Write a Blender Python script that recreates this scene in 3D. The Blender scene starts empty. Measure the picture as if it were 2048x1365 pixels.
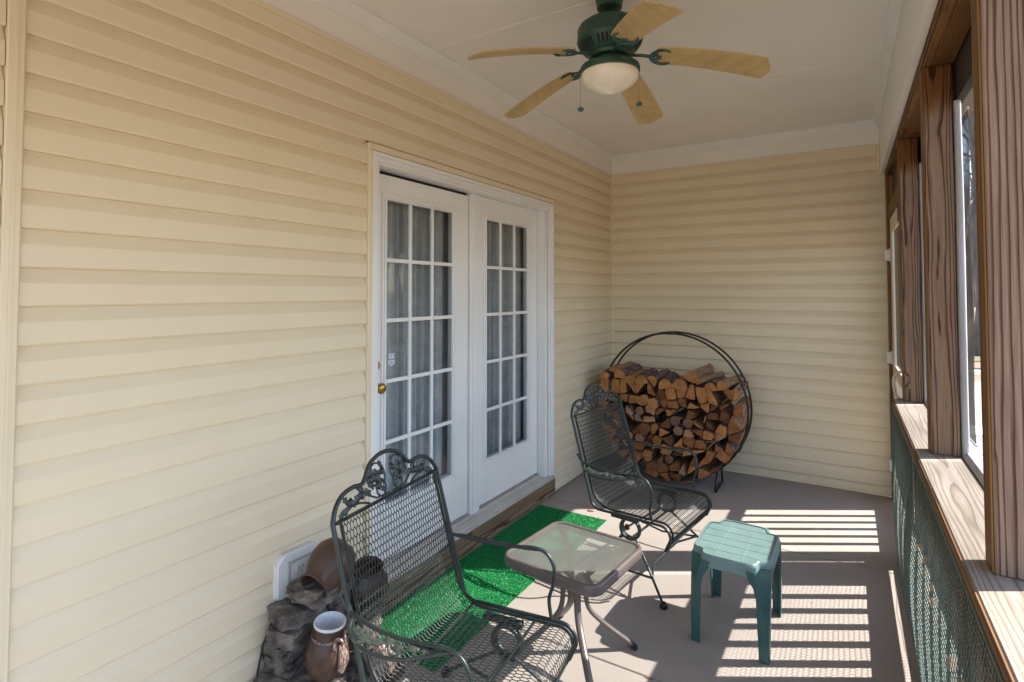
import bpy, math, random
import numpy as np
from mathutils import Vector, Matrix

random.seed(7)
rng = np.random.default_rng(7)
S = bpy.context.scene
COL = S.collection
PI = math.pi

# ------------------------------------------------------------------ camera, light, exposure
cam = bpy.data.cameras.new('camera')
cam_ob = bpy.data.objects.new('camera', cam)
COL.objects.link(cam_ob)
cam_ob.location = (2.0184, -5.2043, 1.58)
cam_ob.rotation_euler = (PI / 2 + 0.0311, 0.0, 0.5483)
cam.sensor_width = 36.0
cam.lens = 36.0 * 1096.93 / 2048
cam.shift_y = -0.0637
cam.clip_start = 0.02
cam.clip_end = 2000
S.camera = cam_ob

SUN_DIR = Vector((-1.0, -0.597, -1.0)).normalized()
world = bpy.data.worlds.new('World')
S.world = world
world.use_nodes = True
wn = world.node_tree
bg = wn.nodes['Background']
sky = wn.nodes.new('ShaderNodeTexSky')
sky.sky_type = 'NISHITA'
sky.sun_disc = False
sky.sun_elevation = math.asin(-SUN_DIR.z)
sky.sun_rotation = math.radians(59)
sky.air_density = 1.0
sky.dust_density = 0.5
sky.ozone_density = 1.0
wn.links.new(sky.outputs[0], bg.inputs[0])
bg.inputs[1].default_value = 0.15
sun = bpy.data.lights.new('sun', 'SUN')
sun.energy = 4.0
sun.angle = math.radians(0.53)
sun.color = (1.0, 0.94, 0.86)
sun_ob = bpy.data.objects.new('sun', sun)
COL.objects.link(sun_ob)
sun_ob.rotation_euler = SUN_DIR.to_track_quat('-Z', 'Y').to_euler()
sun_ob.location = (8, 4, 9)
S.view_settings.view_transform = 'Standard'
S.view_settings.look = 'None'
S.view_settings.gamma = 1.0
S.view_settings.exposure = 1.90
S.view_settings.use_curve_mapping = False
S.render.engine = 'CYCLES'
S.cycles.max_bounces = 12
S.cycles.diffuse_bounces = 7
S.cycles.glossy_bounces = 4
S.cycles.transmission_bounces = 6
S.cycles.transparent_max_bounces = 24
S.cycles.caustics_reflective = True
S.cycles.caustics_refractive = False
S.cycles.sample_clamp_indirect = 6.0
S.cycles.use_denoising = True
try:
    S.cycles.denoiser = 'OPENIMAGEDENOISE'
except Exception:
    pass

# ------------------------------------------------------------------ helpers: objects
ORG = {}


def thing(name, label, cat, loc=(0, 0, 0), rotz=0.0, group=None, world_built=True):
    o = bpy.data.objects.new(name, None)
    o.empty_display_size = 0.1
    COL.objects.link(o)
    o.location = loc
    o.rotation_euler = (0, 0, rotz)
    o['label'] = label
    o['category'] = cat
    if group:
        o['group'] = group
    ORG[o.name] = np.array(loc, float) if world_built else np.zeros(3)
    return o


def tag(o, label, cat, group=None):
    o['label'] = label
    o['category'] = cat
    if group:
        o['group'] = group
    return o


def struct_empty(name, loc=(0, 0, 0)):
    o = bpy.data.objects.new(name, None)
    COL.objects.link(o)
    o.location = loc
    o['kind'] = 'structure'
    ORG[o.name] = np.array(loc, float)
    return o


def add_obj(name, me, parent=None, mats=None):
    o = bpy.data.objects.new(name, me)
    COL.objects.link(o)
    if parent is not None:
        o.parent = parent
        ORG[o.name] = ORG.get(parent.name, np.zeros(3))
    else:
        ORG[o.name] = np.zeros(3)
    return o


def copy_tree(o, parent=None):
    c = o.copy()
    COL.objects.link(c)
    if parent is not None:
        c.parent = parent
    for ch in o.children:
        copy_tree(ch, c)
    return c


class MB:
    """collects faces and builds one mesh object"""

    def __init__(self):
        self.v = []
        self.f = []
        self.m = []
        self.cur = 0

    def add(self, vs, fs, m=None):
        b = len(self.v)
        self.v.extend([tuple(map(float, p)) for p in vs])
        for f in fs:
            self.f.append(tuple(i + b for i in f))
            self.m.append(self.cur if m is None else m)

    def box(self, x0, y0, z0, x1, y1, z1, b=0.0):
        x0, x1 = min(x0, x1), max(x0, x1)
        y0, y1 = min(y0, y1), max(y0, y1)
        z0, z1 = min(z0, z1), max(z0, z1)
        b = min(b, (x1 - x0) * .45, (y1 - y0) * .45, (z1 - z0) * .45)
        if b <= 0:
            vs = [(x, y, z) for x in (x0, x1) for y in (y0, y1) for z in (z0, z1)]
            self.add(vs, [(0, 1, 3, 2), (4, 6, 7, 5), (0, 4, 5, 1), (2, 3, 7, 6), (0, 2, 6, 4), (1, 5, 7, 3)])
            return
        vs = []
        idx = {}
        for i, x in enumerate((x0, x1)):
            for j, y in enumerate((y0, y1)):
                for k, z in enumerate((z0, z1)):
                    sx, sy, sz = (1 - 2 * i), (1 - 2 * j), (1 - 2 * k)
                    for a in range(3):
                        idx[(i, j, k, a)] = len(vs)
                        vs.append((x + (0 if a == 0 else sx * b), y + (0 if a == 1 else sy * b), z + (0 if a == 2 else sz * b)))
        fs = []
        r2 = ((0, 0), (1, 0), (1, 1), (0, 1))
        for i in (0, 1):
            fs.append([idx[(i, j, k, 0)] for j, k in r2])
            fs.append([idx[(j, i, k, 1)] for j, k in r2])
            fs.append([idx[(j, k, i, 2)] for j, k in r2])
        for j in (0, 1):
            for k in (0, 1):
                fs.append([idx[(0, j, k, 1)], idx[(1, j, k, 1)], idx[(1, j, k, 2)], idx[(0, j, k, 2)]])
                fs.append([idx[(j, 0, k, 0)], idx[(j, 1, k, 0)], idx[(j, 1, k, 2)], idx[(j, 0, k, 2)]])
                fs.append([idx[(j, k, 0, 0)], idx[(j, k, 1, 0)], idx[(j, k, 1, 1)], idx[(j, k, 0, 1)]])
        for i in (0, 1):
            for j in (0, 1):
                for k in (0, 1):
                    fs.append([idx[(i, j, k, a)] for a in range(3)])
        self.add(vs, fs)

    def tube(self, pts, r, n=8, closed=False, cap=True, flat=None):
        """round (or flat=(w,h)) tube along a list of points; r number or list"""
        P = [Vector(p) for p in pts]
        N = len(P)
        rs = r if hasattr(r, '__len__') else [r] * N
        T = []
        for i in range(N):
            if closed:
                t = P[(i + 1) % N] - P[i - 1]
            else:
                t = P[min(i + 1, N - 1)] - P[max(i - 1, 0)]
            T.append(t.normalized() if t.length > 1e-9 else Vector((0, 0, 1)))
        up = Vector((0, 0, 1)) if abs(T[0].z) < .9 else Vector((0, 1, 0))
        u = (up - T[0] * up.dot(T[0])).normalized()
        b = len(self.v)
        vs = []
        for i in range(N):
            u = (u - T[i] * u.dot(T[i]))
            if u.length < 1e-6:
                u = T[i].orthogonal()
            u.normalize()
            w = T[i].cross(u)
            for k in range(n):
                a = 2 * PI * k / n
                if flat:
                    c, s = math.cos(a), math.sin(a)
                    q = P[i] + u * (c * flat[0]) + w * (s * flat[1])
                else:
                    q = P[i] + (u * math.cos(a) + w * math.sin(a)) * rs[i]
                vs.append(q)
        fs = []
        for i in range(N if closed else N - 1):
            j = (i + 1) % N
            for k in range(n):
                k2 = (k + 1) % n
                fs.append((i * n + k, i * n + k2, j * n + k2, j * n + k))
        if cap and not closed:
            fs.append(tuple(range(n - 1, -1, -1)))
            fs.append(tuple((N - 1) * n + k for k in range(n)))
        self.add(vs, fs)

    def lathe(self, prof, n=32, c=(0, 0, 0), M=None, cap0=False, cap1=False):
        vs = []
        for (r, z) in prof:
            for k in range(n):
                a = 2 * PI * k / n
                p = Vector((r * math.cos(a), r * math.sin(a), z))
                if M is not None:
                    p = M @ p
                vs.append(p + Vector(c))
        fs = []
        for i in range(len(prof) - 1):
            for k in range(n):
                k2 = (k + 1) % n
                fs.append((i * n + k, i * n + k2, (i + 1) * n + k2, (i + 1) * n + k))
        if cap0:
            fs.append(tuple(range(n - 1, -1, -1)))
        if cap1:
            fs.append(tuple((len(prof) - 1) * n + k for k in range(n)))
        self.add(vs, fs)

    def prism(self, poly, f0, f1):
        """poly 2d points; f0,f1 map (a,b)->3d for both ends"""
        n = len(poly)
        vs = [f0(*p) for p in poly] + [f1(*p) for p in poly]
        fs = [(i, (i + 1) % n, n + (i + 1) % n, n + i) for i in range(n)]
        fs += [tuple(range(n - 1, -1, -1)), tuple(range(n, 2 * n))]
        self.add(vs, fs)

    def xf(self, M, start=0):
        for i in range(start, len(self.v)):
            self.v[i] = tuple(M @ Vector(self.v[i]))

    def build(self, name, mats, parent=None, smooth=None, fix=True):
        me = bpy.data.meshes.new(name)
        org = ORG.get(parent.name, np.zeros(3)) if parent is not None else np.zeros(3)
        V = np.array(self.v, float).reshape(-1, 3) - org
        me.from_pydata(V.tolist(), [], self.f)
        if not isinstance(mats, (list, tuple)):
            mats = [mats]
        for m in mats:
            me.materials.append(m)
        if len(mats) > 1:
            me.polygons.foreach_set('material_index', self.m)
        me.validate()
        if fix:
            import bmesh
            bm = bmesh.new()
            bm.from_mesh(me)
            bmesh.ops.recalc_face_normals(bm, faces=bm.faces)
            bm.to_mesh(me)
            bm.free()
        if smooth is not None:
            me.polygons.foreach_set('use_smooth', [True] * len(me.polygons))
            me.set_sharp_from_angle(angle=math.radians(smooth))
        me.update()
        return add_obj(name, me, parent)


def np_mesh(name, V, F, mat, parent=None, smooth=False):
    """fast mesh from numpy arrays (all faces same size)"""
    org = ORG.get(parent.name, np.zeros(3)) if parent is not None else np.zeros(3)
    V = np.asarray(V, np.float32) - org.astype(np.float32)
    F = np.asarray(F, np.int32)
    k = F.shape[1]
    me = bpy.data.meshes.new(name)
    me.vertices.add(len(V))
    me.vertices.foreach_set('co', V.ravel())
    me.loops.add(F.size)
    me.loops.foreach_set('vertex_index', F.ravel())
    me.polygons.add(len(F))
    me.polygons.foreach_set('loop_start', np.arange(0, F.size, k, dtype=np.int32))
    me.polygons.foreach_set('loop_total', np.full(len(F), k, np.int32))
    if smooth:
        me.polygons.foreach_set('use_smooth', np.ones(len(F), bool))
    me.materials.append(mat)
    me.update(calc_edges=True)
    me.validate()
    return add_obj(name, me, parent)


def strands(A, B, r, flat=None, sides=3):
    """prisms along many segments A->B (n,3); returns V,F quads"""
    A = np.asarray(A, float)
    B = np.asarray(B, float)
    T = B - A
    T /= np.linalg.norm(T, axis=1)[:, None] + 1e-12
    ref = np.where(np.abs(T[:, [2]]) < .9, np.array([[0, 0, 1.]]), np.array([[0, 1., 0]]))
    U = np.cross(T, ref)
    U /= np.linalg.norm(U, axis=1)[:, None]
    W = np.cross(T, U)
    n = len(A)
    vs = []
    for P in (A - T * r * .5, B + T * r * .5):
        for k in range(sides):
            a = 2 * PI * k / sides
            vs.append(P + U * (r * math.cos(a)) + W * (r * math.sin(a)))
    V = np.stack(vs, 1).reshape(-1, 3)
    base = (np.arange(n) * sides * 2)[:, None]
    F = []
    for k in range(sides):
        k2 = (k + 1) % sides
        F.append(base + np.array([[k, k2, sides + k2, sides + k]]))
    return V, np.stack(F, 1).reshape(-1, 4)


def smoothpath(pts, n=6, closed=False):
    """catmull-rom through points"""
    P = [np.array(p, float) for p in pts]
    out = []
    N = len(P)
    rngi = range(N if closed else N - 1)
    for i in rngi:
        if closed:
            p0, p1, p2, p3 = P[i - 1], P[i], P[(i + 1) % N], P[(i + 2) % N]
        else:
            p1, p2 = P[i], P[i + 1]
            p0 = P[i - 1] if i > 0 else 2 * p1 - p2
            p3 = P[i + 2] if i + 2 < N else 2 * p2 - p1
        for k in range(n):
            t = k / n
            out.append(.5 * ((2 * p1) + (-p0 + p2) * t + (2 * p0 - 5 * p1 + 4 * p2 - p3) * t * t + (-p0 + 3 * p1 - 3 * p2 + p3) * t ** 3))
    if not closed:
        out.append(P[-1])
    return [tuple(p) for p in out]


# ------------------------------------------------------------------ helpers: materials
def newmat(name):
    m = bpy.data.materials.new(name)
    m.use_nodes = True
    nt = m.node_tree
    return m, nt, nt.nodes, nt.links, nt.nodes['Principled BSDF']


def ramp(nodes, stops):
    r = nodes.new('ShaderNodeValToRGB')
    el = r.color_ramp.elements
    while len(el) > len(stops):
        el.remove(el[-1])
    for i, (p, c) in enumerate(stops):
        if i >= len(el):
            el.new(p)
        el[i].position = p
        el[i].color = (*c, 1) if len(c) == 3 else c
    return r


def coords(nodes, links, scale=(1, 1, 1), rand=False, src='Object'):
    tc = nodes.new('ShaderNodeTexCoord')
    mp = nodes.new('ShaderNodeMapping')
    mp.inputs['Scale'].default_value = scale
    if rand:
        oi = nodes.new('ShaderNodeObjectInfo')
        mul = nodes.new('ShaderNodeVectorMath')
        mul.operation = 'SCALE'
        mul.inputs[0].default_value = (13.7, 9.1, 5.3)
        links.new(oi.outputs['Random'], mul.inputs['Scale'])
        ad = nodes.new('ShaderNodeVectorMath')
        ad.operation = 'ADD'
        links.new(tc.outputs[src], ad.inputs[0])
        links.new(mul.outputs[0], ad.inputs[1])
        links.new(ad.outputs[0], mp.inputs['Vector'])
    else:
        links.new(tc.outputs[src], mp.inputs['Vector'])
    return mp


def noise(nodes, links, vec, scale, detail=4, rough=.6, dist=0.0):
    n = nodes.new('ShaderNodeTexNoise')
    n.inputs['Scale'].default_value = scale
    n.inputs['Detail'].default_value = detail
    n.inputs['Roughness'].default_value = rough
    n.inputs['Distortion'].default_value = dist
    links.new(vec.outputs[0], n.inputs['Vector'])
    return n


def bump(nodes, links, h, bsdf, strength=.2, dist=.01):
    b = nodes.new('ShaderNodeBump')
    b.inputs['Strength'].default_value = strength
    b.inputs['Distance'].default_value = dist
    links.new(h, b.inputs['Height'])
    links.new(b.outputs[0], bsdf.inputs['Normal'])
    return b


def pmat(name, c1, c2=None, scale=8, rough=.5, bs=0.0, bscale=None, bdist=.004, metal=0.0, stretch=(1, 1, 1), spec=.5, rand=False, lo=.35, hi=.65, detail=5):
    m, nt, N, L, B = newmat(name)
    B.inputs['Roughness'].default_value = rough
    B.inputs['Metallic'].default_value = metal
    B.inputs['Specular IOR Level'].default_value = spec
    mp = coords(N, L, stretch, rand)
    if c2 is None:
        B.inputs['Base Color'].default_value = (*c1, 1)
    else:
        n = noise(N, L, mp, scale, detail)
        r = ramp(N, [(lo, c1), (hi, c2)])
        L.new(n.outputs[0], r.inputs[0])
        L.new(r.outputs[0], B.inputs['Base Color'])
    if bs:
        n2 = noise(N, L, mp, bscale or scale * 3, 5)
        bump(N, L, n2.outputs[0], B, bs, bdist)
    return m


def wood(name, light, dark, axis='z', ringscale=30, distort=9.0, rough=.75, bs=.35, tint=None, off=(0.05, 0.03, 0), along=.07, bias=(.25, .75), rand=True, dscale=1.2, knots=.0, fibre=.55, late=.55, topstain=None):
    """plain sawn timber: distorted growth rings about the board's long axis, bending round knots"""
    m, nt, N, L, B = newmat(name)
    B.inputs['Roughness'].default_value = rough
    B.inputs['Specular IOR Level'].default_value = .25
    ai = 'xyz'.index(axis)
    tc = N.new('ShaderNodeTexCoord')
    oi = N.new('ShaderNodeObjectInfo')
    sh = N.new('ShaderNodeVectorMath')
    sh.operation = 'SCALE'
    v = [.045, -.035, .03]
    v[ai] = 9.3
    sh.inputs[0].default_value = v
    L.new(oi.outputs['Random'], sh.inputs['Scale'])
    ad0 = N.new('ShaderNodeVectorMath')
    ad0.operation = 'ADD'
    L.new(tc.outputs['Object'], ad0.inputs[0])
    L.new(sh.outputs[0], ad0.inputs[1])

    def mapped(sc, loc=(0, 0, 0)):
        mp = N.new('ShaderNodeMapping')
        mp.inputs['Scale'].default_value = sc
        mp.inputs['Location'].default_value = loc
        L.new(ad0.outputs[0], mp.inputs['Vector'])
        return mp

    def axsc(cross, al):
        q = [cross] * 3
        q[ai] = al
        return tuple(q)
    mp = mapped(axsc(1, along), off)
    vec = mp.outputs[0]
    kd = None
    if knots > 0:
        vo = N.new('ShaderNodeTexVoronoi')
        vo.inputs['Scale'].default_value = 1.0
        mk = mapped(axsc(7.0, 2.0 + knots))
        L.new(mk.outputs[0], vo.inputs['Vector'])
        kd = vo.outputs['Distance']
        mr = N.new('ShaderNodeMapRange')
        mr.interpolation_type = 'SMOOTHSTEP'
        mr.inputs[1].default_value = .06
        mr.inputs[2].default_value = .24
        mr.inputs[3].default_value = 1.14
        mr.inputs[4].default_value = 1.0
        L.new(kd, mr.inputs[0])
        sc_ = N.new('ShaderNodeVectorMath')
        sc_.operation = 'SCALE'
        L.new(vec, sc_.inputs[0])
        L.new(mr.outputs[0], sc_.inputs['Scale'])
        vec = sc_.outputs[0]
    w = N.new('ShaderNodeTexWave')
    w.wave_type = 'RINGS'
    w.rings_direction = axis.upper()
    w.wave_profile = 'SAW'
    w.inputs['Scale'].default_value = ringscale
    w.inputs['Distortion'].default_value = distort
    w.inputs['Detail'].default_value = 2.5
    w.inputs['Detail Scale'].default_value = dscale
    w.inputs['Detail Roughness'].default_value = .5
    L.new(vec, w.inputs['Vector'])
    r = ramp(N, [(0.0, tuple(c * .8 + d * .2 for c, d in zip(light, dark))), (bias[0], light), (bias[1], dark), (.93, tuple(c * late for c in dark)), (1.0, light)])
    L.new(w.outputs[1], r.inputs[0])
    f = noise(N, L, mapped(axsc(110, 2.5)), 2.0, 4, .7)
    g = noise(N, L, mapped(axsc(5, .8)), 1.6, 4, .65)
    fr = ramp(N, [(.3, (.55, .55, .55)), (.7, (1.2, 1.2, 1.2))])
    L.new(f.outputs[0], fr.inputs[0])
    mx = N.new('ShaderNodeMix')
    mx.data_type = 'RGBA'
    mx.blend_type = 'MULTIPLY'
    mx.inputs[0].default_value = fibre
    L.new(r.outputs[0], mx.inputs[6])
    L.new(fr.outputs[0], mx.inputs[7])
    out = mx.outputs[2]
    # uneven weathering
    gr = ramp(N, [(.3, (.72, .70, .68)), (.7, (1.2, 1.18, 1.16))])
    L.new(g.outputs[0], gr.inputs[0])
    mg = N.new('ShaderNodeMix')
    mg.data_type = 'RGBA'
    mg.blend_type = 'MULTIPLY'
    mg.inputs[0].default_value = .7
    L.new(out, mg.inputs[6])
    L.new(gr.outputs[0], mg.inputs[7])
    out = mg.outputs[2]
    if tint is not None:
        m2 = N.new('ShaderNodeMix')
        m2.data_type = 'RGBA'
        g2 = ramp(N, [(.42, (0, 0, 0)), (.62, (.6, .6, .6))])
        L.new(g.outputs[0], g2.inputs[0])
        L.new(g2.outputs[0], m2.inputs[0])
        L.new(out, m2.inputs[6])
        m2.inputs[7].default_value = (*tint, 1)
        out = m2.outputs[2]
    if kd is not None:
        kr = ramp(N, [(.0, (.9, .9, .9)), (.06, (.75, .75, .75)), (.10, (0, 0, 0))])
        L.new(kd, kr.inputs[0])
        m3 = N.new('ShaderNodeMix')
        m3.data_type = 'RGBA'
        L.new(kr.outputs[0], m3.inputs[0])
        L.new(out, m3.inputs[6])
        m3.inputs[7].default_value = (.07, .022, .012, 1)
        out = m3.outputs[2]
    if topstain is not None:
        # the sheltered head of the post kept its stain, the rest has weathered
        sx = N.new('ShaderNodeSeparateXYZ')
        L.new(tc.outputs['Object'], sx.inputs[0])
        ns = N.new('ShaderNodeMath')
        ns.operation = 'MULTIPLY_ADD'
        L.new(g.outputs[0], ns.inputs[0])
        ns.inputs[1].default_value = .35
        L.new(sx.outputs[2], ns.inputs[2])
        ms = N.new('ShaderNodeMapRange')
        ms.interpolation_type = 'SMOOTHSTEP'
        ms.inputs[1].default_value = topstain
        ms.inputs[2].default_value = topstain + .10
        L.new(ns.outputs[0], ms.inputs[0])
        mt = N.new('ShaderNodeMix')
        mt.data_type = 'RGBA'
        mt.blend_type = 'MULTIPLY'
        L.new(ms.outputs[0], mt.inputs[0])
        L.new(out, mt.inputs[6])
        mt.inputs[7].default_value = (.74, .46, .22, 1)
        out = mt.outputs[2]
    L.new(out, B.inputs['Base Color'])
    ad = N.new('ShaderNodeMath')
    ad.operation = 'MULTIPLY_ADD'
    L.new(w.outputs[1], ad.inputs[0])
    ad.inputs[1].default_value = -1
    L.new(f.outputs[0], ad.inputs[2])
    bump(N, L, ad.outputs[0], B, bs, .002)
    return m


M = {}
# vinyl siding: cream with faint embossed horizontal grain
def siding_mat():
    m, nt, N, L, B = newmat('cream_vinyl')
    B.inputs['Roughness'].default_value = .42
    B.inputs['Specular IOR Level'].default_value = .35
    mp = coords(N, L, (1.2, 1.2, 1.2))
    n = noise(N, L, mp, 1.4, 3)
    r = ramp(N, [(.3, (.713, .612, .446)), (.7, (.748, .647, .476))])
    L.new(n.outputs[0], r.inputs[0])
    L.new(r.outputs[0], B.inputs['Base Color'])
    mp2 = coords(N, L, (1.5, 1.5, 170))
    n2 = noise(N, L, mp2, 1.5, 4, .7)
    bump(N, L, n2.outputs[0], B, .22, .0012)
    return m


M['siding'] = siding_mat()
M['trimcream'] = pmat('cream_trim', (.713, .612, .446), (.748, .647, .476), 2, .4)
M['white'] = pmat('white_paint', (.74, .735, .72), (.80, .795, .78), 3, .45, .06, 60, .001)
M['doorwhite'] = pmat('white_door_paint', (.77, .77, .775), (.82, .82, .825), 2, .35, .04, 40, .001)
M['ceil'] = pmat('ceiling_paint', (.77, .745, .705), (.82, .795, .755), 1.6, .6, .08, 30, .002)
M['beamwhite'] = pmat('beam_paint', (.78, .76, .72), (.82, .80, .765), 2, .5, .08, 30, .002)
M['sill'] = pmat('grey_threshold', (.42, .40, .37), (.50, .48, .45), 6, .45)
M['black'] = pmat('black_gap', (.01, .01, .01), None, 5, .8)
M['post'] = wood('weathered_post', (.31, .205, .142), (.105, .053, .035), 'z', 78, 14.0, .8, .06, along=.11, bias=(.48, .80), dscale=.18, knots=.7, late=.6, topstain=1.48, fibre=.85, off=(-.012, -.042, 0))
M['post_near'] = wood('striped_post', (.36, .245, .185), (.13, .066, .048), 'z', 27, 8.0, .8, .06, along=.06, bias=(.50, .80), dscale=.75, knots=.6, late=.6, fibre=.85)
M['stain'] = wood('amber_timber', (.30, .155, .05), (.16, .07, .02), 'z', 12, 5, .6, .25, along=.05)
M['stain_y'] = wood('amber_header', (.27, .13, .042), (.11, .045, .014), 'y', 55, 12, .6, .2, along=.11, knots=.3, dscale=.22, off=(0, 0, -.06))
M['cap'] = wood('grey_cap_board', (.41, .365, .315), (.265, .215, .17), 'y', 58, 12, .8, .3, along=.11, knots=.1, bias=(.45, .85), late=.8, dscale=.22, off=(0, 0, -.868))
M['capedge'] = wood('brown_rail', (.24, .125, .055), (.11, .05, .022), 'y', 12, 6, .7, .3, along=.06)
M['baluster'] = wood('brown_baluster', (.22, .12, .06), (.10, .05, .025), 'z', 14, 5, .75, .3, along=.06)
M['kick'] = wood('treated_kick_board', (.34, .235, .15), (.085, .048, .028), 'y', 62, 12, .75, .3, along=.11, bias=(.45, .82), knots=.1, dscale=.2, off=(.04, 0, -.06))
M['brass'] = pmat('brass', (.55, .38, .10), (.35, .22, .06), 40, .28, metal=1.0)
M['iron'] = pmat('green_black_iron', (.008, .016, .017), (.018, .029, .028), 25, .38, .15, 160, .0008, spec=.6)
M['iron_leaf'] = pmat('worn_green_casting', (.022, .034, .029), (.062, .078, .064), 60, .45, .3, 200, .001, spec=.6)
M['rackiron'] = pmat('black_iron', (.008, .008, .009), (.016, .016, .017), 20, .4)
M['fangreen'] = pmat('verdigris_green', (.008, .045, .030), (.022, .075, .055), 14, .45, .1, 50, .001)
M['fanblue'] = pmat('verdigris_blue', (.02, .075, .075), (.05, .12, .11), 40, .5, .15, 90, .001)
M['fandark'] = pmat('vent_dark', (.003, .005, .004), None, 5, .8)
M['blade'] = wood('maple_blade', (.55, .40, .195), (.52, .375, .178), 'x', 14, 4, .5, .03, along=.06, dscale=.6, bias=(.3, .9), fibre=.2, late=.85, off=(.0, .03, .05))
M['bladeplain'] = M['blade']
M['bowl'] = pmat('alabaster_glass', (.80, .74, .62), (.90, .85, .75), 9, .25)
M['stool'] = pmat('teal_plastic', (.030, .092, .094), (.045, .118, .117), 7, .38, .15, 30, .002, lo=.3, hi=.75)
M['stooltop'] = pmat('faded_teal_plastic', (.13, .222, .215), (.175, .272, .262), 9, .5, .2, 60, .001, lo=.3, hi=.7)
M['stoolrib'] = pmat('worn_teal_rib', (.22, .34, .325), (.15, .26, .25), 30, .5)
M['tablemetal'] = pmat('taupe_metal', (.105, .085, .080), (.135, .11, .103), 12, .35, .05, 80, .0008, spec=.6)
M['rubber'] = pmat('black_rubber', (.012, .012, .012), None, 5, .6)
M['plastic'] = pmat('white_plastic', (.70, .70, .69), (.75, .75, .74), 6, .4)
M['greyplastic'] = pmat('grey_plastic', (.42, .43, .44), None, 6, .4)
M['cord'] = pmat('black_cord', (.012, .012, .012), None, 6, .45)
M['net'] = pmat('green_plastic_net', (.030, .070, .058), (.05, .105, .09), 20, .35, spec=.7)
M['whitefab'] = pmat('white_wrap', (.36, .36, .375), (.46, .46, .475), 12, .55, .5, 14, .01, stretch=(1, 1, .25))
M['creamframe'] = pmat('beige_door_frame', (.62, .54, .45), (.68, .60, .50), 6, .5)
M['rock'] = pmat('grey_resin_rock', (.016, .014, .015), (.25, .215, .185), 16, .7, 1.0, 45, .008, lo=.32, hi=.72, detail=9)
M['jar'] = pmat('brown_clay', (.042, .024, .017), (.105, .058, .040), 7, .42, .3, 40, .002, lo=.3, hi=.7)
M['jardark'] = pmat('dark_clay', (.022, .015, .013), (.05, .032, .026), 9, .4, .3, 40, .002)
M['glaze'] = pmat('white_glaze', (.66, .68, .72), None, 6, .25)
M['rope'] = pmat('bronze_rope', (.10, .05, .04), (.32, .24, .21), 60, .4, .6, 150, .002)
M['leafdry'] = pmat('dry_leaf', (.20, .09, .04), (.30, .15, .07), 30, .8)
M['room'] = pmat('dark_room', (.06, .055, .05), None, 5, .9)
M['curtain'] = pmat('sheer_curtain', (.42, .42, .435), (.54, .54, .555), 14, .9, .1, 200, .001)
M['roof'] = pmat('roof_shell', (.2, .19, .18), None, 4, .9)
M['darkboard'] = pmat('dark_board', (.020, .014, .010), (.035, .024, .017), 9, .6, stretch=(4, .4, 4))
M['turfback'] = pmat('turf_backing', (.004, .15, .04), None, 5, .9)
M['trunk'] = pmat('tree_bark', (.08, .06, .05), (.16, .13, .11), 6, .9, .6, 20, .02, stretch=(1, 1, .3))
M['twig'] = pmat('twig', (.11, .085, .07), (.17, .135, .11), 4, .9)


def concrete():
    m, nt, N, L, B = newmat('porch_concrete')
    B.inputs['Roughness'].default_value = .82
    B.inputs['Specular IOR Level'].default_value = .25
    mp = coords(N, L)
    a = noise(N, L, mp, 1.3, 5, .6)
    b = noise(N, L, mp, 260, 3, .7)
    r = ramp(N, [(.3, (.315, .28, .252)), (.7, (.375, .337, .306))])
    L.new(a.outputs[0], r.inputs[0])
    r2 = ramp(N, [(.30, (.70, .69, .68)), (.5, (1, 1, 1)), (.72, (1.1, 1.09, 1.08))])
    L.new(b.outputs[0], r2.inputs[0])
    mx = N.new('ShaderNodeMix')
    mx.data_type = 'RGBA'
    mx.blend_type = 'MULTIPLY'
    mx.inputs[0].default_value = .9
    L.new(r.outputs[0], mx.inputs[6])
    L.new(r2.outputs[0], mx.inputs[7])
    # brown blotches and scuffs
    c = noise(N, L, mp, 6, 6, .7, .6)
    r3 = ramp(N, [(.60, (0, 0, 0)), (.76, (1, 1, 1))])
    L.new(c.outputs[0], r3.inputs[0])
    mf = N.new('ShaderNodeMath')
    mf.operation = 'MULTIPLY'
    mf.inputs[1].default_value = .35
    L.new(r3.outputs[0], mf.inputs[0])
    m2 = N.new('ShaderNodeMix')
    m2.data_type = 'RGBA'
    L.new(mf.outputs[0], m2.inputs[0])
    L.new(mx.outputs[2], m2.inputs[6])
    m2.inputs[7].default_value = (.27, .215, .175, 1)
    L.new(m2.outputs[2], B.inputs['Base Color'])
    bump(N, L, b.outputs[0], B, .25, .002)
    return m


M['concrete'] = concrete()
M['joint'] = pmat('slab_joint', (.09, .075, .065), (.14, .12, .10), 20, .9)


def turf():
    m, nt, N, L, B = newmat('artificial_turf')
    B.inputs['Roughness'].default_value = .45
    B.inputs['Specular IOR Level'].default_value = .5
    g = N.new('ShaderNodeNewGeometry')
    r = ramp(N, [(0, (.0, .17, .042)), (.5, (.004, .30, .075)), (.93, (.012, .42, .12)), (1, (.22, .62, .32))])
    L.new(g.outputs['Random Per Island'], r.inputs[0])
    L.new(r.outputs[0], B.inputs['Base Color'])
    return m


M['turf'] = turf()


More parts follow.
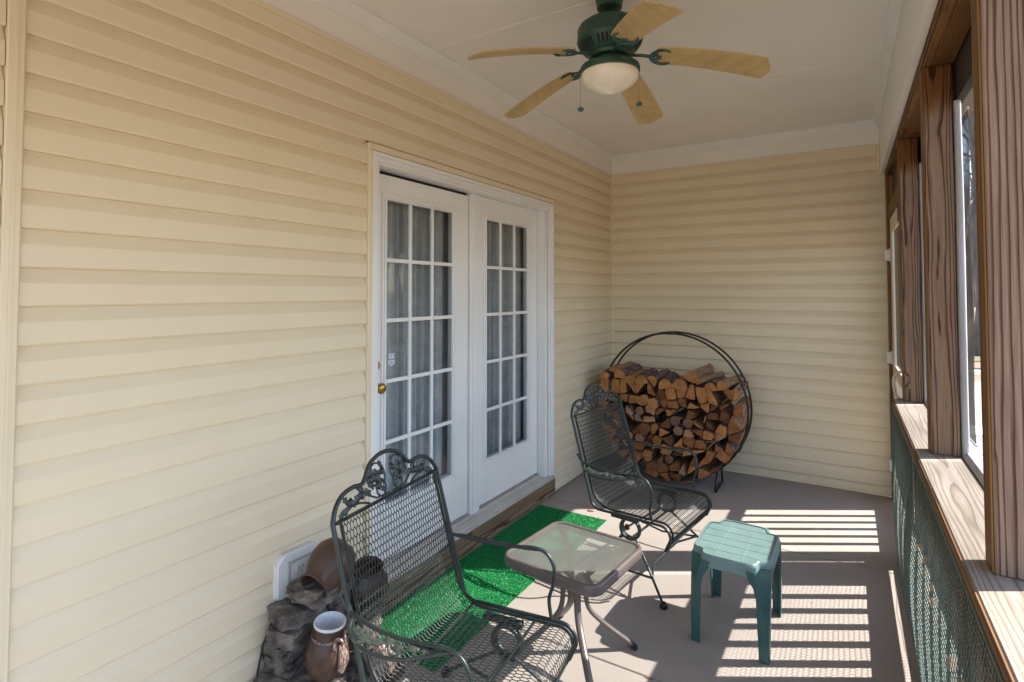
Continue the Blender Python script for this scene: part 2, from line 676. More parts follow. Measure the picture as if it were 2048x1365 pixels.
def log_end():
    m, nt, N, L, B = newmat('log_end_grain')
    B.inputs['Roughness'].default_value = .85
    oi = N.new('ShaderNodeObjectInfo')
    r = ramp(N, [(0, (.13, .05, .022)), (.3, (.27, .105, .038)), (.6, (.40, .165, .055)), (.85, (.50, .225, .08)), (1, (.38, .25, .165))])
    L.new(oi.outputs['Random'], r.inputs[0])
    mp = coords(N, L, (1, 1, 1), True)
    n = noise(N, L, mp, 22, 6, .7, 1.0)
    r2 = ramp(N, [(.3, (.35, .33, .32)), (.55, (1, 1, 1)), (.75, (1.25, 1.2, 1.1))])
    L.new(n.outputs[0], r2.inputs[0])
    mx = N.new('ShaderNodeMix')
    mx.data_type = 'RGBA'
    mx.blend_type = 'MULTIPLY'
    mx.inputs[0].default_value = .9
    L.new(r.outputs[0], mx.inputs[6])
    L.new(r2.outputs[0], mx.inputs[7])
    L.new(mx.outputs[2], B.inputs['Base Color'])
    bump(N, L, n.outputs[0], B, .8, .01)
    return m


def log_side(name, c1, c2, c3, sc):
    m, nt, N, L, B = newmat(name)
    B.inputs['Roughness'].default_value = .85
    mp = coords(N, L, sc, True)
    n = noise(N, L, mp, 9, 6, .7, .4)
    r = ramp(N, [(.3, c1), (.5, c2), (.7, c3)])
    L.new(n.outputs[0], r.inputs[0])
    L.new(r.outputs[0], B.inputs['Base Color'])
    bump(N, L, n.outputs[0], B, .9, .012)
    return m


M['logend'] = log_end()
M['logend_fresh'] = pmat('fresh_split_end', (.27, .105, .028), (.50, .225, .065), 14, .8, .6, 50, .006, rand=True, lo=.3, hi=.7, detail=7)
M['logside'] = log_side('split_side', (.12, .06, .03), (.30, .165, .085), (.42, .27, .17), (6, .8, 6))
M['bark'] = log_side('bark_side', (.035, .016, .015), (.11, .05, .042), (.40, .34, .31), (4, 2.5, 4))
M['logring'] = None


def ring_end():
    m, nt, N, L, B = newmat('round_log_end')
    B.inputs['Roughness'].default_value = .85
    tc = N.new('ShaderNodeTexCoord')
    w = N.new('ShaderNodeTexWave')
    w.wave_type = 'RINGS'
    w.rings_direction = 'Y'
    w.inputs['Scale'].default_value = 38
    w.inputs['Distortion'].default_value = 2.5
    w.inputs['Detail'].default_value = 2
    w.inputs['Detail Scale'].default_value = .6
    L.new(tc.outputs['Object'], w.inputs['Vector'])
    r = ramp(N, [(.0, (.28, .165, .10)), (1, (.16, .085, .048))])
    L.new(w.outputs[1], r.inputs[0])
    L.new(r.outputs[0], B.inputs['Base Color'])
    return m


M['logring'] = ring_end()


def glass_pane():
    m, nt, N, L, B = newmat('window_glass')
    N.remove(B)
    out = N['Material Output']
    tr = N.new('ShaderNodeBsdfTransparent')
    tr.inputs[0].default_value = (.86, .9, .9, 1)
    gl = N.new('ShaderNodeBsdfGlossy')
    gl.inputs['Roughness'].default_value = .01
    fr = N.new('ShaderNodeFresnel')
    fr.inputs[0].default_value = 1.36
    mx = N.new('ShaderNodeMixShader')
    L.new(fr.outputs[0], mx.inputs[0])
    L.new(tr.outputs[0], mx.inputs[1])
    L.new(gl.outputs[0], mx.inputs[2])
    L.new(mx.outputs[0], out.inputs[0])
    return m


M['glass'] = glass_pane()


def frosted():
    m, nt, N, L, B = newmat('pebbled_glass')
    N.remove(B)
    out = N['Material Output']
    tr = N.new('ShaderNodeBsdfTransparent')
    tr.inputs[0].default_value = (.80, .87, .83, 1)
    df = N.new('ShaderNodeBsdfDiffuse')
    df.inputs[0].default_value = (.52, .55, .51, 1)
    tl = N.new('ShaderNodeBsdfTranslucent')
    tl.inputs[0].default_value = (.52, .55, .51, 1)
    gl = N.new('ShaderNodeBsdfGlossy')
    gl.inputs['Roughness'].default_value = .08
    mp = coords(N, L)
    n = noise(N, L, mp, 240, 2)
    b = N.new('ShaderNodeBump')
    b.inputs['Strength'].default_value = .18
    b.inputs['Distance'].default_value = .001
    L.new(n.outputs[0], b.inputs['Height'])
    L.new(b.outputs[0], gl.inputs['Normal'])
    a = N.new('ShaderNodeMixShader')
    a.inputs[0].default_value = .5
    L.new(df.outputs[0], a.inputs[1])
    L.new(tl.outputs[0], a.inputs[2])
    c = N.new('ShaderNodeMixShader')
    c.inputs[0].default_value = .40
    L.new(tr.outputs[0], c.inputs[1])
    L.new(a.outputs[0], c.inputs[2])
    fr = N.new('ShaderNodeFresnel')
    fr.inputs[0].default_value = 1.5
    d = N.new('ShaderNodeMixShader')
    L.new(fr.outputs[0], d.inputs[0])
    L.new(c.outputs[0], d.inputs[1])
    L.new(gl.outputs[0], d.inputs[2])
    L.new(d.outputs[0], out.inputs[0])
    return m


M['frost'] = frosted()


def screen_mat(name, col, wire):
    """woven mesh: the flatter one looks along it, the more its wires close up"""
    m, nt, N, L, B = newmat(name)
    out = N['Material Output']
    B.inputs['Base Color'].default_value = (*col, 1)
    B.inputs['Roughness'].default_value = .6
    tr = N.new('ShaderNodeBsdfTransparent')
    mx = N.new('ShaderNodeMixShader')
    g = N.new('ShaderNodeNewGeometry')
    dt = N.new('ShaderNodeVectorMath')
    dt.operation = 'DOT_PRODUCT'
    L.new(g.outputs['Normal'], dt.inputs[0])
    L.new(g.outputs['Incoming'], dt.inputs[1])

    def mth(op, a, b):
        q = N.new('ShaderNodeMath')
        q.operation = op
        for k, v in enumerate((a, b)):
            if v is None:
                continue
            if isinstance(v, (int, float)):
                q.inputs[k].default_value = v
            else:
                L.new(v, q.inputs[k])
        return q.outputs[0]
    c = mth('MAXIMUM', mth('ABSOLUTE', dt.outputs['Value'], None), .12)
    open_ = mth('MULTIPLY', mth('SUBTRACT', 1.0, mth('DIVIDE', wire, c)), 1.0 - wire)
    op = mth('SUBTRACT', 1.0, mth('MAXIMUM', open_, .05))
    L.new(op, mx.inputs[0])
    L.new(tr.outputs[0], mx.inputs[1])
    L.new(B.outputs[0], mx.inputs[2])
    L.new(mx.outputs[0], out.inputs[0])
    return m


M['screen'] = screen_mat('insect_mesh', (.15, .15, .16), .142)
M['doorscreen'] = screen_mat('door_insect_mesh', (.10, .10, .105), .11)


def litter():
    m, nt, N, L, B = newmat('leaf_litter')
    B.inputs['Roughness'].default_value = .9
    mp = coords(N, L)
    a = noise(N, L, mp, .35, 5, .6)
    b = noise(N, L, mp, 9, 6, .75)
    r = ramp(N, [(.35, (.10, .14, .05)), (.5, (.24, .16, .09)), (.7, (.34, .22, .14))])
    L.new(a.outputs[0], r.inputs[0])
    r2 = ramp(N, [(.3, (.4, .4, .4)), (.7, (1.3, 1.25, 1.2))])
    L.new(b.outputs[0], r2.inputs[0])
    mx = N.new('ShaderNodeMix')
    mx.data_type = 'RGBA'
    mx.blend_type = 'MULTIPLY'
    mx.inputs[0].default_value = .85
    L.new(r.outputs[0], mx.inputs[6])
    L.new(r2.outputs[0], mx.inputs[7])
    L.new(mx.outputs[2], B.inputs['Base Color'])
    bump(N, L, b.outputs[0], B, .6, .03)
    return m


M['litter'] = litter()
M['path'] = pmat('pale_path', (.24, .22, .20), (.30, .275, .25), 8, .85)

# ================================================================== SETTING
W = 2.284          # inner end of the end wall
HS = 2.76          # top of the siding
CEIL = 2.95
YF = -7.4          # near end of what is built

# ---- ground
mb = MB()
nx = 60
xs = np.linspace(-160, 240, nx)
ys = np.linspace(-200, 200, nx)
vs, fs = [], []
for i, x in enumerate(xs):
    for j, y in enumerate(ys):
        d = max(0.0, x - 3.5)
        vs.append((x, y, -0.16 + 0.03 * math.sin(x * .21 + y * .17) * min(1, d / 4) + (0.035 * max(0, d - 8) if d < 60 else 0.035 * 52)))
for i in range(nx - 1):
    for j in range(nx - 1):
        a = i * nx + j
        fs.append((a, a + nx, a + nx + 1, a + 1))
mb.add(vs, fs)
g = mb.build('ground', M['litter'], smooth=60)
g['kind'] = 'structure'

# ---- porch floor: slab panels between tooled joints
floor = struct_empty('floor', (1.2, -3.5, 0))
mb = MB()
mb.box(-0.02, YF, -.16, 2.46, 0.02, -.012)
mb.build('slab_base', M['joint'], floor)
for (y0, y1) in ((0.0, -1.405), (-1.411, -2.94), (-2.946, -4.45), (-4.456, YF)):
    mb = MB()
    mb.box(-.0, y0, -.011, 2.45, y1, 0.0, .003)
    mb.build('slab_panel', M['concrete'], floor)

# ---- siding planks (Dutch lap courses)
E0, EX = 0.0775, 0.1125


SEAMS = {('left', 9): -4.257, ('left', 11): -2.1, ('left', 3): -3.52, ('left', 6): -.42, ('back', 2): 1.72, ('back', 11): .95, ('back', 7): 1.35}


def plank(parent, kind, a0, a1, zb, zt, d0=0.0):
    """kind 'left': runs along y at x=d ; 'back': runs along x at y=-d"""
    ex = EX
    z1 = zb + ex
    pts = [(0.0, zb + .001), (.0155, zb), (.0195, zb + .0015), (.0220, zb + .0068), (.0200, zb + .60 * ex), (.0030, zb + .94 * ex), (.0025, z1 + .006), (0.0, z1 + .006)]
    # clip to zt
    out = []
    lo = max(zb, d0)
    for i, (d, z) in enumerate(pts):
        out.append((d, min(max(z, lo), zt)))
    if out[1][1] >= zt - 1e-4:
        return
    seam = SEAMS.get((kind, int(round((zb - E0) / EX)) // 2))
    if seam is not None and min(a0, a1) + .1 < seam < max(a0, a1) - .1:
        lo_, hi_ = min(a0, a1), max(a0, a1)
        SEAMS.pop((kind, int(round((zb - E0) / EX)) // 2)) if int(round((zb - E0) / EX)) % 2 else None
        for q0, q1, pr in ((lo_, seam, .0012), (seam - .02, hi_, 0.0)):
            mb = MB()
            oo = [(d + (pr if d > 0 else 0), z - (pr * .3 if d > 0 else 0)) for d, z in out]
            if kind == 'left':
                mb.prism(oo, lambda d, z: (d, q0, z), lambda d, z: (d, q1, z))
            else:
                mb.prism(oo, lambda d, z: (q0, -d, z), lambda d, z: (q1, -d, z))
            mb.build('siding_plank', M['siding'], parent)
        return
    mb = MB()
    if kind == 'left':
        mb.prism(out, lambda d, z: (d, a0, z), lambda d, z: (d, a1, z))
    else:
        mb.prism(out, lambda d, z: (a0, -d, z), lambda d, z: (a1, -d, z))
    mb.build('siding_plank', M['siding'], parent)


wall = thing('house_wall', 'long cream vinyl-sided house wall with the French doors in it', 'wall', (0, -3.5, 0))
mb = MB()
DY0, DY1 = -3.262, -1.300     # outer edges of the door casing
mb.box(-.14, YF, 0.0, -.002, DY0 - .006, CEIL)
mb.box(-.14, DY1 + .006, 0.0, -.002, 0.0, CEIL)
mb.box(-.14, DY0 - .006, 2.30, -.002, DY1 + .006, CEIL)
mb.build('wall_sheathing', M['trimcream'], wall)
k = -1
while True:
    zb = E0 + k * EX
    if zb > HS - .01:
        break
    zt = HS - .012
    lo = 0.012
    # right of door / left of door / above
    top = zb + EX
    if zb > 2.32 - .03:
        plank(wall, 'left', -4.607, -.022, zb, zt, lo)
    elif top > 2.315:
        plank(wall, 'left', -4.607, DY0 - .030, zb, zt, lo)
        plank(wall, 'left', DY1 + .004, -.022, zb, zt, lo)
        plank(wall, 'left', DY0 - .030, DY1 + .004, zb, zt, 2.325)
    else:
        plank(wall, 'left', -4.607, DY0 - .030, zb, zt, lo)
        plank(wall, 'left', DY1 + .004, -.022, zb, zt, lo)
    plank(wall, 'left', YF, -4.652, zb, zt, lo)
    k += 1
mb = MB()
mb.box(0, -4.650, 0.01, .030, -4.608, HS - .002, .004)
mb.box(.030, -4.634, 0.01, .0325, -4.626, HS - .004)
mb.build('trim_strip', M['trimcream'], wall)
mb = MB()
mb.box(0, YF, HS - .026, .025, -.030, HS - .0005, .003)
mb.build('top_trim', M['trimcream'], wall)

end = thing('end_wall', 'cream vinyl-sided end wall behind the round firewood rack', 'wall', (1.14, 0, 0))
mb = MB()
mb.box(-.14, .002, 0, 2.42, .14, CEIL)
mb.build('wall_sheathing', M['trimcream'], end)
k = -1
while True:
    zb = E0 + k * EX
    if zb > HS - .01:
        break
    x1 = 2.235 if zb > 2.5 else W
    plank(end, 'back', .026, x1, zb, HS - .012, .012)
    k += 1
mb = MB()
mb.box(.0, -.027, 0.006, .027, 0, HS - .0015, .005)
mb.build('corner_post', M['trimcream'], end)
mb = MB()
mb.box(.0275, -.025, HS - .026, 2.2345, 0, HS - .0005, .003)
mb.build('top_trim', M['trimcream'], end)
mb = MB()
mb.box(2.236, -.024, 2.50, 2.254, 0, HS - .0005, .003)
mb.build('end_trim', M['trimcream'], end)

# ---- ceiling
ceil = struct_empty('ceiling', (1.2, -3.5, CEIL))
mb = MB()
mb.box(-.14, YF, CEIL + .012, 2.95, .14, CEIL + .16)
mb.build('roof_slab', M['roof'], ceil)
for (y0, y1) in ((0.0, -1.448), (-1.4505, -2.838), (-2.8405, -4.25), (-4.2525, YF)):
    mb = MB()
    mb.box(0.0, y0, CEIL, 2.40, y1, CEIL + .011, .002)
    mb.build('ceiling_panel', M['ceil'], ceil)
for y in (-1.449, -2.839, -4.251):
    mb = MB()
    mb.box(.05, y - .012, CEIL - .0055, 2.21, y + .012, CEIL - .0002, .0015)
    mb.build('seam_batten', M['ceil'], ceil)
mb = MB()
mb.box(0.0, YF, HS, .014, 0, CEIL - .001, .002)
mb.build('frieze_board', M['beamwhite'], ceil)
mb = MB()
mb.box(.0145, -.014, HS, 2.2545, 0, CEIL - .001, .002)
mb.build('frieze_board', M['beamwhite'], ceil)
crown = [(0.0, -.068), (.006, -.068), (.010, -.055), (.018, -.050), (.030, -.028), (.040, -.018), (.046, -.010), (.046, -.0005), (0, -.0005)]
mb = MB()
mb.prism(crown, lambda d, z: (.0145 + d, YF, CEIL + z), lambda d, z: (.0145 + d, -.0145 - d, CEIL + z))
mb.build('crown_molding', M['white'], ceil, smooth=30)
mb = MB()
mb.prism(crown, lambda d, z: (.0145 + d, -.0145 - d, CEIL + z), lambda d, z: (2.2545 - d, -.0145 - d, CEIL + z))
mb.build('crown_molding', M['white'], ceil, smooth=30)
mb = MB()
mb.prism(crown, lambda d, z: (2.2545 - d, -.0145 - d, CEIL + z), lambda d, z: (2.2545 - d, YF, CEIL + z))
mb.build('crown_molding', M['white'], ceil, smooth=30)

beam = thing('boxed_beam', 'white boxed beam along the top of the open screened side', 'beam', (2.28, -3.5, 2.53))
mb = MB()
mb.box(2.255, YF, 2.525, 2.287, -.001, CEIL - .001, .003)
mb.build('face_board', M['beamwhite'], beam)
mb = MB()
mb.box(2.290, YF, 2.545, 2.60, 0.13, CEIL + .011)
mb.build('core', M['roof'], beam)

hdr = thing('timber_header', 'amber stained timber plate running above the porch posts', 'beam', (2.345, -3.5, 2.49))
mb = MB()
mb.box(2.2935, YF, 2.487, 2.393, -.001, 2.5435, .003)
mb.build('top_plate', M['stain_y'], hdr)
mb = MB()
mb.box(2.2885, YF, 2.500, 2.2925, -.001, 2.5435)
mb.build('edge_strip', M['stain_y'], hdr)
mb = MB()
mb.box(2.3955, YF, 2.335, 2.425, -.001, 2.56, .002)
mb.build('screen_board', M['darkboard'], hdr)

# ---- house room behind the doors
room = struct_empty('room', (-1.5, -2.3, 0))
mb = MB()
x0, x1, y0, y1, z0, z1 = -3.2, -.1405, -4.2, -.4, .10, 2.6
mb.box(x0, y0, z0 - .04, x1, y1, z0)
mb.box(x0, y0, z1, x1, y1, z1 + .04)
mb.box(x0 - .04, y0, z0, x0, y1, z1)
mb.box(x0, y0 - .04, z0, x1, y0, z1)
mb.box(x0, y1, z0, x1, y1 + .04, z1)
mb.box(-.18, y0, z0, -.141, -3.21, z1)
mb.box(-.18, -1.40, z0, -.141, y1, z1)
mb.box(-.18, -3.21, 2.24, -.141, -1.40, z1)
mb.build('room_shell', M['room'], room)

# ================================================================== FRENCH DOORS
PD = -.067
door = thing('french_doors', 'white two-leaf French doors with fifteen-pane glass in each leaf', 'door', (0, -2.3, .0))
mb = MB()
# casing (brick moulding): stepped profile, three sides
for a, b, x in ((0.0, .022, .026), (.022, .046, .020), (.046, .060, .012)):
    mb.box(-.002, DY0 + a, .150, x, DY0 + b, 2.288 - a, .002)
    mb.box(-.002, DY1 - b, .150, x, DY1 - a, 2.288 - a, .002)
    mb.box(-.002, DY0 + b, 2.288 - b, x, DY1 - b, 2.288 - a, .002)
mb.build('casing', M['doorwhite'], door)
mb = MB()
mb.box(-.0025, DY0 - .028, .008, .030, DY0 - .0005, 2.290, .003)
mb.box(-.0025, DY0 - .028, 2.2905, .030, DY1 + .003, 2.323, .003)
mb.box(.0302, DY0 - .016, .008, .0325, DY0 - .008, 2.29)
mb.build('outer_channel', M['trimcream'], door)
mb = MB()
mb.box(-.139, DY0 + .0605, .15, -.003, -3.2, 2.287, .001)
mb.box(-.139, -1.408, .15, -.003, DY1 - .0605, 2.287, .001)
mb.box(-.139, -3.1995, 2.228, -.003, -1.4085, 2.287, .001)
mb.box(-.139, -3.215, .10, -.12, -1.40, .15)
mb.build('jamb', M['doorwhite'], door)
# threshold
mb = MB()
prof = [(-.12, .10), (-.12, .172), (-.045, .166), (-.04, .158), (.012, .146), (.016, .138), (.038, .134), (.040, .129), (-.001, .129), (-.001, .10)]
mb.prism(prof, lambda d, z: (d, DY0 + .004, z), lambda d, z: (d, DY1 - .004, z))
mb.build('threshold', M['sill'], door)
mb = MB()
mb.box(.0, DY0 - .020, .003, .034, DY1 + .0, .1285, .003)
mb.build('kick_board', M['kick'], door)
# astragal
mb = MB()
mb.box(-.10, -2.324, .152, -.052, -2.222, 2.2275, .003)
mb.box(-.0515, -2.306, .155, -.047, -2.240, 2.225, .002)
mb.build('astragal', M['doorwhite'], door)


def leaf(y0, y1, gy0, gy1, has_lock):
    z0, z1, gz0, gz1 = .180, (2.207 if has_lock else 2.2265), .467, 2.076
    mb = MB()
    mb.box(-.105, y0, z0, PD, gy0, z1, .0015)
    mb.box(-.105, gy1, z0, PD, y1, z1, .0015)
    mb.box(-.105, gy0 + .0, z0, PD - .0004, gy1, gz0, .0)
    mb.box(-.105, gy0 + .0, gz1, PD - .0004, gy1, z1, .0)
    lf = mb.build('door_leaf', M['doorwhite'], door)
    mb = MB()
    b = .036
    for (o, i, x) in ((b, .022, PD + .008), (.022, .008, PD + .014), (.008, 0, PD + .006)):
        mb.box(PD, gy0 - o, gz0 - o, x, gy0 - i, gz1 + o, .002)
        mb.box(PD, gy1 + i, gz0 - o, x, gy1 + o, gz1 + o, .002)
        mb.box(PD, gy0 - i, gz0 - o, x, gy1 + i, gz0 - i, .002)
        mb.box(PD, gy0 - i, gz1 + i, x, gy1 + i, gz1 + o, .002)
    mb.build('lite_frame', M['doorwhite'], lf)
    ys_ = [gy0 + (gy1 - gy0) * t / 3 for t in range(4)]
    zs_ = [gz0 + (gz1 - gz0) * t / 5 for t in range(6)]
    hw = .0105
    for y in ys_[1:3]:
        mb = MB()
        mb.box(-.080, y - hw, gz0, -.0665, y + hw, gz1, .002)
        mb.build('muntin', M['doorwhite'], lf)
    for z in zs_[1:5]:
        mb = MB()
        for t in range(3):
            mb.box(-.080, ys_[t] + (hw + .0004 if t else 0), z - hw, -.067, ys_[t + 1] - (hw + .0004 if t < 2 else 0), z + hw, .002)
        mb.build('muntin', M['doorwhite'], lf)
    for a in range(3):
        for c in range(5):
            mb = MB()
            mb.add([(-.0775, ys_[a], zs_[c]), (-.0775, ys_[a + 1], zs_[c]), (-.0775, ys_[a + 1], zs_[c + 1]), (-.0775, ys_[a], zs_[c + 1])], [(0, 1, 2, 3)])
            mb.build('pane', M['glass'], lf, fix=False)
    if has_lock:
        R = Matrix.Rotation(PI / 2, 4, 'Y')
        mb = MB()
        mb.lathe([(.031, 0), (.031, .004), (.027, .009), (.012, .012), (.011, .028), (.020, .034), (.027, .044), (.0275, .054), (.023, .062), (.014, .066), (0.0005, .0665)], 28, (PD, -3.150, 1.092), R)
        mb.build('knob', M['brass'], lf, smooth=40)
        mb = MB()
        mb.lathe([(.030, 0), (.030, .006), (.026, .014), (.016, .017), (.015, .021), (0.0005, .0215)], 28, (PD, -3.150, 1.205), R)
        mb.build('deadbolt', M['brass'], lf, smooth=40)
        sticker(lf)
    return lf


def text_mesh(body, size, name, mat, parent, M4, extrude=.0003):
    cu = bpy.data.curves.new(name, 'FONT')
    cu.body = body
    cu.size = size
    cu.align_x = 'CENTER'
    cu.align_y = 'CENTER'
    cu.extrude = extrude
    cu.resolution_u = 2
    ob = bpy.data.objects.new('tmp', cu)
    COL.objects.link(ob)
    dg = bpy.context.evaluated_depsgraph_get()
    me = bpy.data.meshes.new_from_object(ob.evaluated_get(dg))
    bpy.data.objects.remove(ob, do_unlink=True)
    mb = MB()
    mb.add([M4 @ v.co for v in me.vertices], [tuple(p.vertices) for p in me.polygons])
    return mb


M['stickerwhite'] = pmat('sticker_white', (.72, .73, .78), None, 5, .35)
M['stickerblue'] = pmat('sticker_blue', (.03, .035, .22), None, 5, .4)


def sticker(lf):
    c = Vector((-.0762, -3.018, 1.222))
    half = [(0, .030), (.007, .034), (.013, .0335), (.0165, .036), (.021, .032), (.0245, .027), (.023, .018), (.022, .008), (.025, -.004), (.027, -.016), (.024, -.026), (.016, -.031), (.008, -.033), (0, -.037)]
    out = half + [(-a, b) for a, b in half[-2:0:-1]]
    mb = MB()
    f = lambda s, d: (lambda a, b: (c.x + d, c.y + a * s, c.z + b * s))
    mb.prism(out, f(1, 0), f(1, .0004))
    # rim line in blue, then text
    n = len(out)
    rim = MB()
    vs = [f(.93, .0007)(*p) for p in out] + [f(.88, .0007)(*p) for p in out]
    rim.add(vs, [(i, (i + 1) % n, n + (i + 1) % n, n + i) for i in range(n)])
    M0 = Matrix(((0, 0, 1, 0), (1, 0, 0, 0), (0, 1, 0, 0), (0, 0, 0, 1)))
    for body, sz, dz in (('PROTECTED', .0068, .020), ('BY', .006, .0125), ('BRINKS', .0125, .001), ('HOME', .0062, -.011), ('SECURITY', .0072, -.019)):
        t = text_mesh(body, sz, 'sticker_text', M['stickerblue'], lf, Matrix.Translation((c.x + .0011, c.y, c.z + dz)) @ M0)
        rim.add(t.v, t.f)
    st = mb
    st.cur = 1
    st.add(rim.v, rim.f, 1)
    for i in range(len(st.m)):
        pass
    st.build('sticker', [M['stickerwhite'], M['stickerblue']], lf, fix=False)


mb = MB()
mb.box(-.098, -3.1985, 2.2072, -.088, -2.325, 2.2275)
mb.build('weather_strip', M['black'], door)
mb = MB()
mb.box(-.098, -2.3345, .175, -.088, -2.3243, 2.207)
mb.build('weather_strip', M['black'], door)
leaf(-3.198, -2.335, -3.070, -2.496, True)
leaf(-2.219, -1.412, -2.127, -1.564, False)

# curtains inside
for (y0, y1, lab) in ((-3.19, -2.30, 'grey sheer curtain gathered inside the knobbed left door leaf'), (-2.26, -1.42, 'grey sheer curtain gathered inside the right door leaf')):
    n = 220
    vs, fs = [], []
    for i in range(n + 1):
        t = i / n
        y = y0 + (y1 - y0) * t
        ph = 2 * PI * (t * 9 + .6 * math.sin(t * 7 + y0))
        d = .016 * math.sin(ph) + .006 * math.sin(ph * 2.3 + 1)
        for z, s in ((.19, 1.4), (.6, 1.15), (1.4, 1.0), (2.15, .6)):
            vs.append((-.150 + d * s - (0.012 if z < .3 else 0), y + .01 * math.sin(ph * .5 + z), z))
    for i in range(n):
        for k in range(3):
            a = i * 4 + k
            fs.append((a, a + 4, a + 5, a + 1))
    mb = MB()
    mb.add(vs, fs)
    o = mb.build('curtain', M['curtain'], smooth=80, fix=False)
    tag(o, lab, 'curtain', 'sheer curtains inside the French doors')

# ---- wall outlet
ob = thing('outlet_box', 'white eight-sided outlet plate on the siding behind the tipped clay jar', 'outlet', (0.015, -3.68, .4))
cy, cz, hw, hh, ch = -3.676, .410, .106, .098, .032
oct_ = [(-hw, -hh + ch), (-hw + ch, -hh), (hw - ch, -hh), (hw, -hh + ch), (hw, hh - ch), (hw - ch, hh), (-hw + ch, hh), (-hw, hh - ch)]
mb = MB()
f = lambda s, x: (lambda a, b: (x, cy + a * s, cz + b * s))
mb.prism(oct_, f(1, .012), f(1, .034))
mb.prism([(a * .96, b * .96) for a, b in oct_], f(1, .0342), f(.97, .040))
mb.build('mounting_block', M['plastic'], ob)
mb = MB()
for a, b, c2, d in ((-.058, -.062, .058, -.056), (-.058, .056, .058, .062), (-.058, -.056, -.052, .056), (.052, -.056, .058, .056)):
    mb.box(.0402, cy + a, cz + b, .049, cy + c2, cz + d, .001)
mb.build('recess_frame', M['greyplastic'], ob)
mb = MB()
mb.box(.0402, cy - .0515, cz - .0555, .0425, cy + .0515, cz + .0555)
mb.box(.0427, cy - .036, cz - .050, .0465, cy + .036, cz + .050, .001)
for dz in (-.024, .024):
    mb.box(.0467, cy - .022, cz + dz - .017, .051, cy + .022, cz + dz + .017, .004)
mb.build('receptacle', M['plastic'], ob)
mb = MB()
for dz in (-.024, .024):
    for dy in (-.008, .008):
        mb.box(.0512, cy + dy - .0014, cz + dz - .002, .0518, cy + dy + .0014, cz + dz + .008)
    mb.lathe([(.0025, 0), (.0001, .0006)], 8, (.0512, cy, cz + dz - .009), Matrix.Rotation(PI / 2, 4, 'Y'))
mb.build('slots', M['black'], ob)['kind'] = 'stuff'

# ================================================================== OPEN SIDE: posts, rail, net, screens
CAPX0, CAPX1, CAPZ = 2.243, 2.388, .945
PX0, PX1 = 2.293, 2.383
posts = [(-1.27, 'weathered timber porch post beside the beige screen door'),
         (-2.48, 'weathered timber porch post in the middle of the rail, with dark knots'),
         (-3.57, 'big striped weathered timber post nearest at the right edge')]
for (yf, lab) in posts:
    p = thing('porch_post', lab, 'post', (2.338, yf + .045, CAPZ), 0, 'timber porch posts on the rail')
    mb = MB()
    mb.box(PX0, yf, CAPZ + .0005, PX1, yf + .09, 2.4865, .004)
    mb.build('timber', M['post_near'] if yf < -3 else M['post'], p)
    mb = MB()
    mb.box(PX0 - .004, yf + .006, CAPZ + .002, PX0 - .0003, yf + .084, 2.486, .001)
    mb.build('inner_facing', M['stain'], p)
    # white wrapped casing on the outer side
    mb = MB()
    pts = []
    prof = [(0, 0), (.004, -.008), (.011, -.010), (.019, -.008), (.024, 0.0), (.024, .10), (0, .10)]
    nz = 26
    for i in range(nz + 1):
        z = CAPZ - .02 + (2.335 - CAPZ + .018) * i / nz
        for (a, b) in prof:
            pts.append((PX1 + .004 + a + .0012 * math.sin(z * 5 + a * 60 + yf), yf + b + (.0015 * math.sin(z * 7 + a * 90) if b < .05 else 0), z))
    m_ = len(prof)
    fs = []
    for i in range(nz):
        for q in range(m_):
            q2 = (q + 1) % m_
            fs.append((i * m_ + q, i * m_ + q2, (i + 1) * m_ + q2, (i + 1) * m_ + q))
    mb.add(pts, fs)
    mb.build('white_wrap', M['whitefab'], p, smooth=50)

rail = thing('porch_railing', 'timber railing with grey cap board under the porch screens', 'railing', (2.32, -3.0, 0))
YR0, YR1 = -1.16, -4.85
mb = MB()
mb.box(CAPX0, YR1, CAPZ - .038, CAPX1, YR0, CAPZ, .004)
mb.build('cap_board', M['cap'], rail)
mb = MB()
mb.box(CAPX0 - .0035, YR1, CAPZ - .037, CAPX0 - .0003, YR0, CAPZ - .002)
mb.box(2.3, YR1, CAPZ - .115, 2.335, YR0, CAPZ - .0385, .003)
mb.build('rail_edge', M['capedge'], rail)
mb = MB()
mb.box(2.30, YR1, .185, 2.383, YR0, .224, .003)
mb.build('bottom_rail', M['capedge'], rail)
mb = MB()
mb.box(PX1 + .006, YR1, CAPZ - .05, PX1 + .058, YR0, CAPZ + .022, .012)
mb.build('white_sill', M['whitefab'], rail)
y = -1.449
while y > YR1:
    mb = MB()
    mb.box(2.337, y - .019, .2245, 2.375, y + .019, CAPZ - .0385, .003)
    mb.build('baluster', M['baluster'], rail)
    y -= .152
for y in (-1.27, -2.48, -3.57):
    mb = MB()
    mb.box(PX0 + .044, y - (.155 if y > -2 else 0), .2245, PX1 - .0005, y + (.17 if -3 < y < -2 else .09), CAPZ - .0385, .003)  # stubs at two posts made wider to close lit gaps in the floor shadow
    mb.build('rail_stub', M['baluster'], rail)
    mb = MB()
    mb.box(PX0, y, 0.0, PX1 - .002, y + .09, .184, .003)
    mb.build('rail_foot', M['baluster'], rail)
mb = MB()
mb.box(2.3855, YR1, -.10, 2.402, YR0, .173, .003)  # unseen board added outside to narrow the sun strip on the floor
mb.build('sun_blocker', M['capedge'], rail)

# green plastic netting, real strands
a = .0215
rowh = a * .86
ny = int((4.75 - 1.17) / a)
nt_ = int(.90 / rowh)


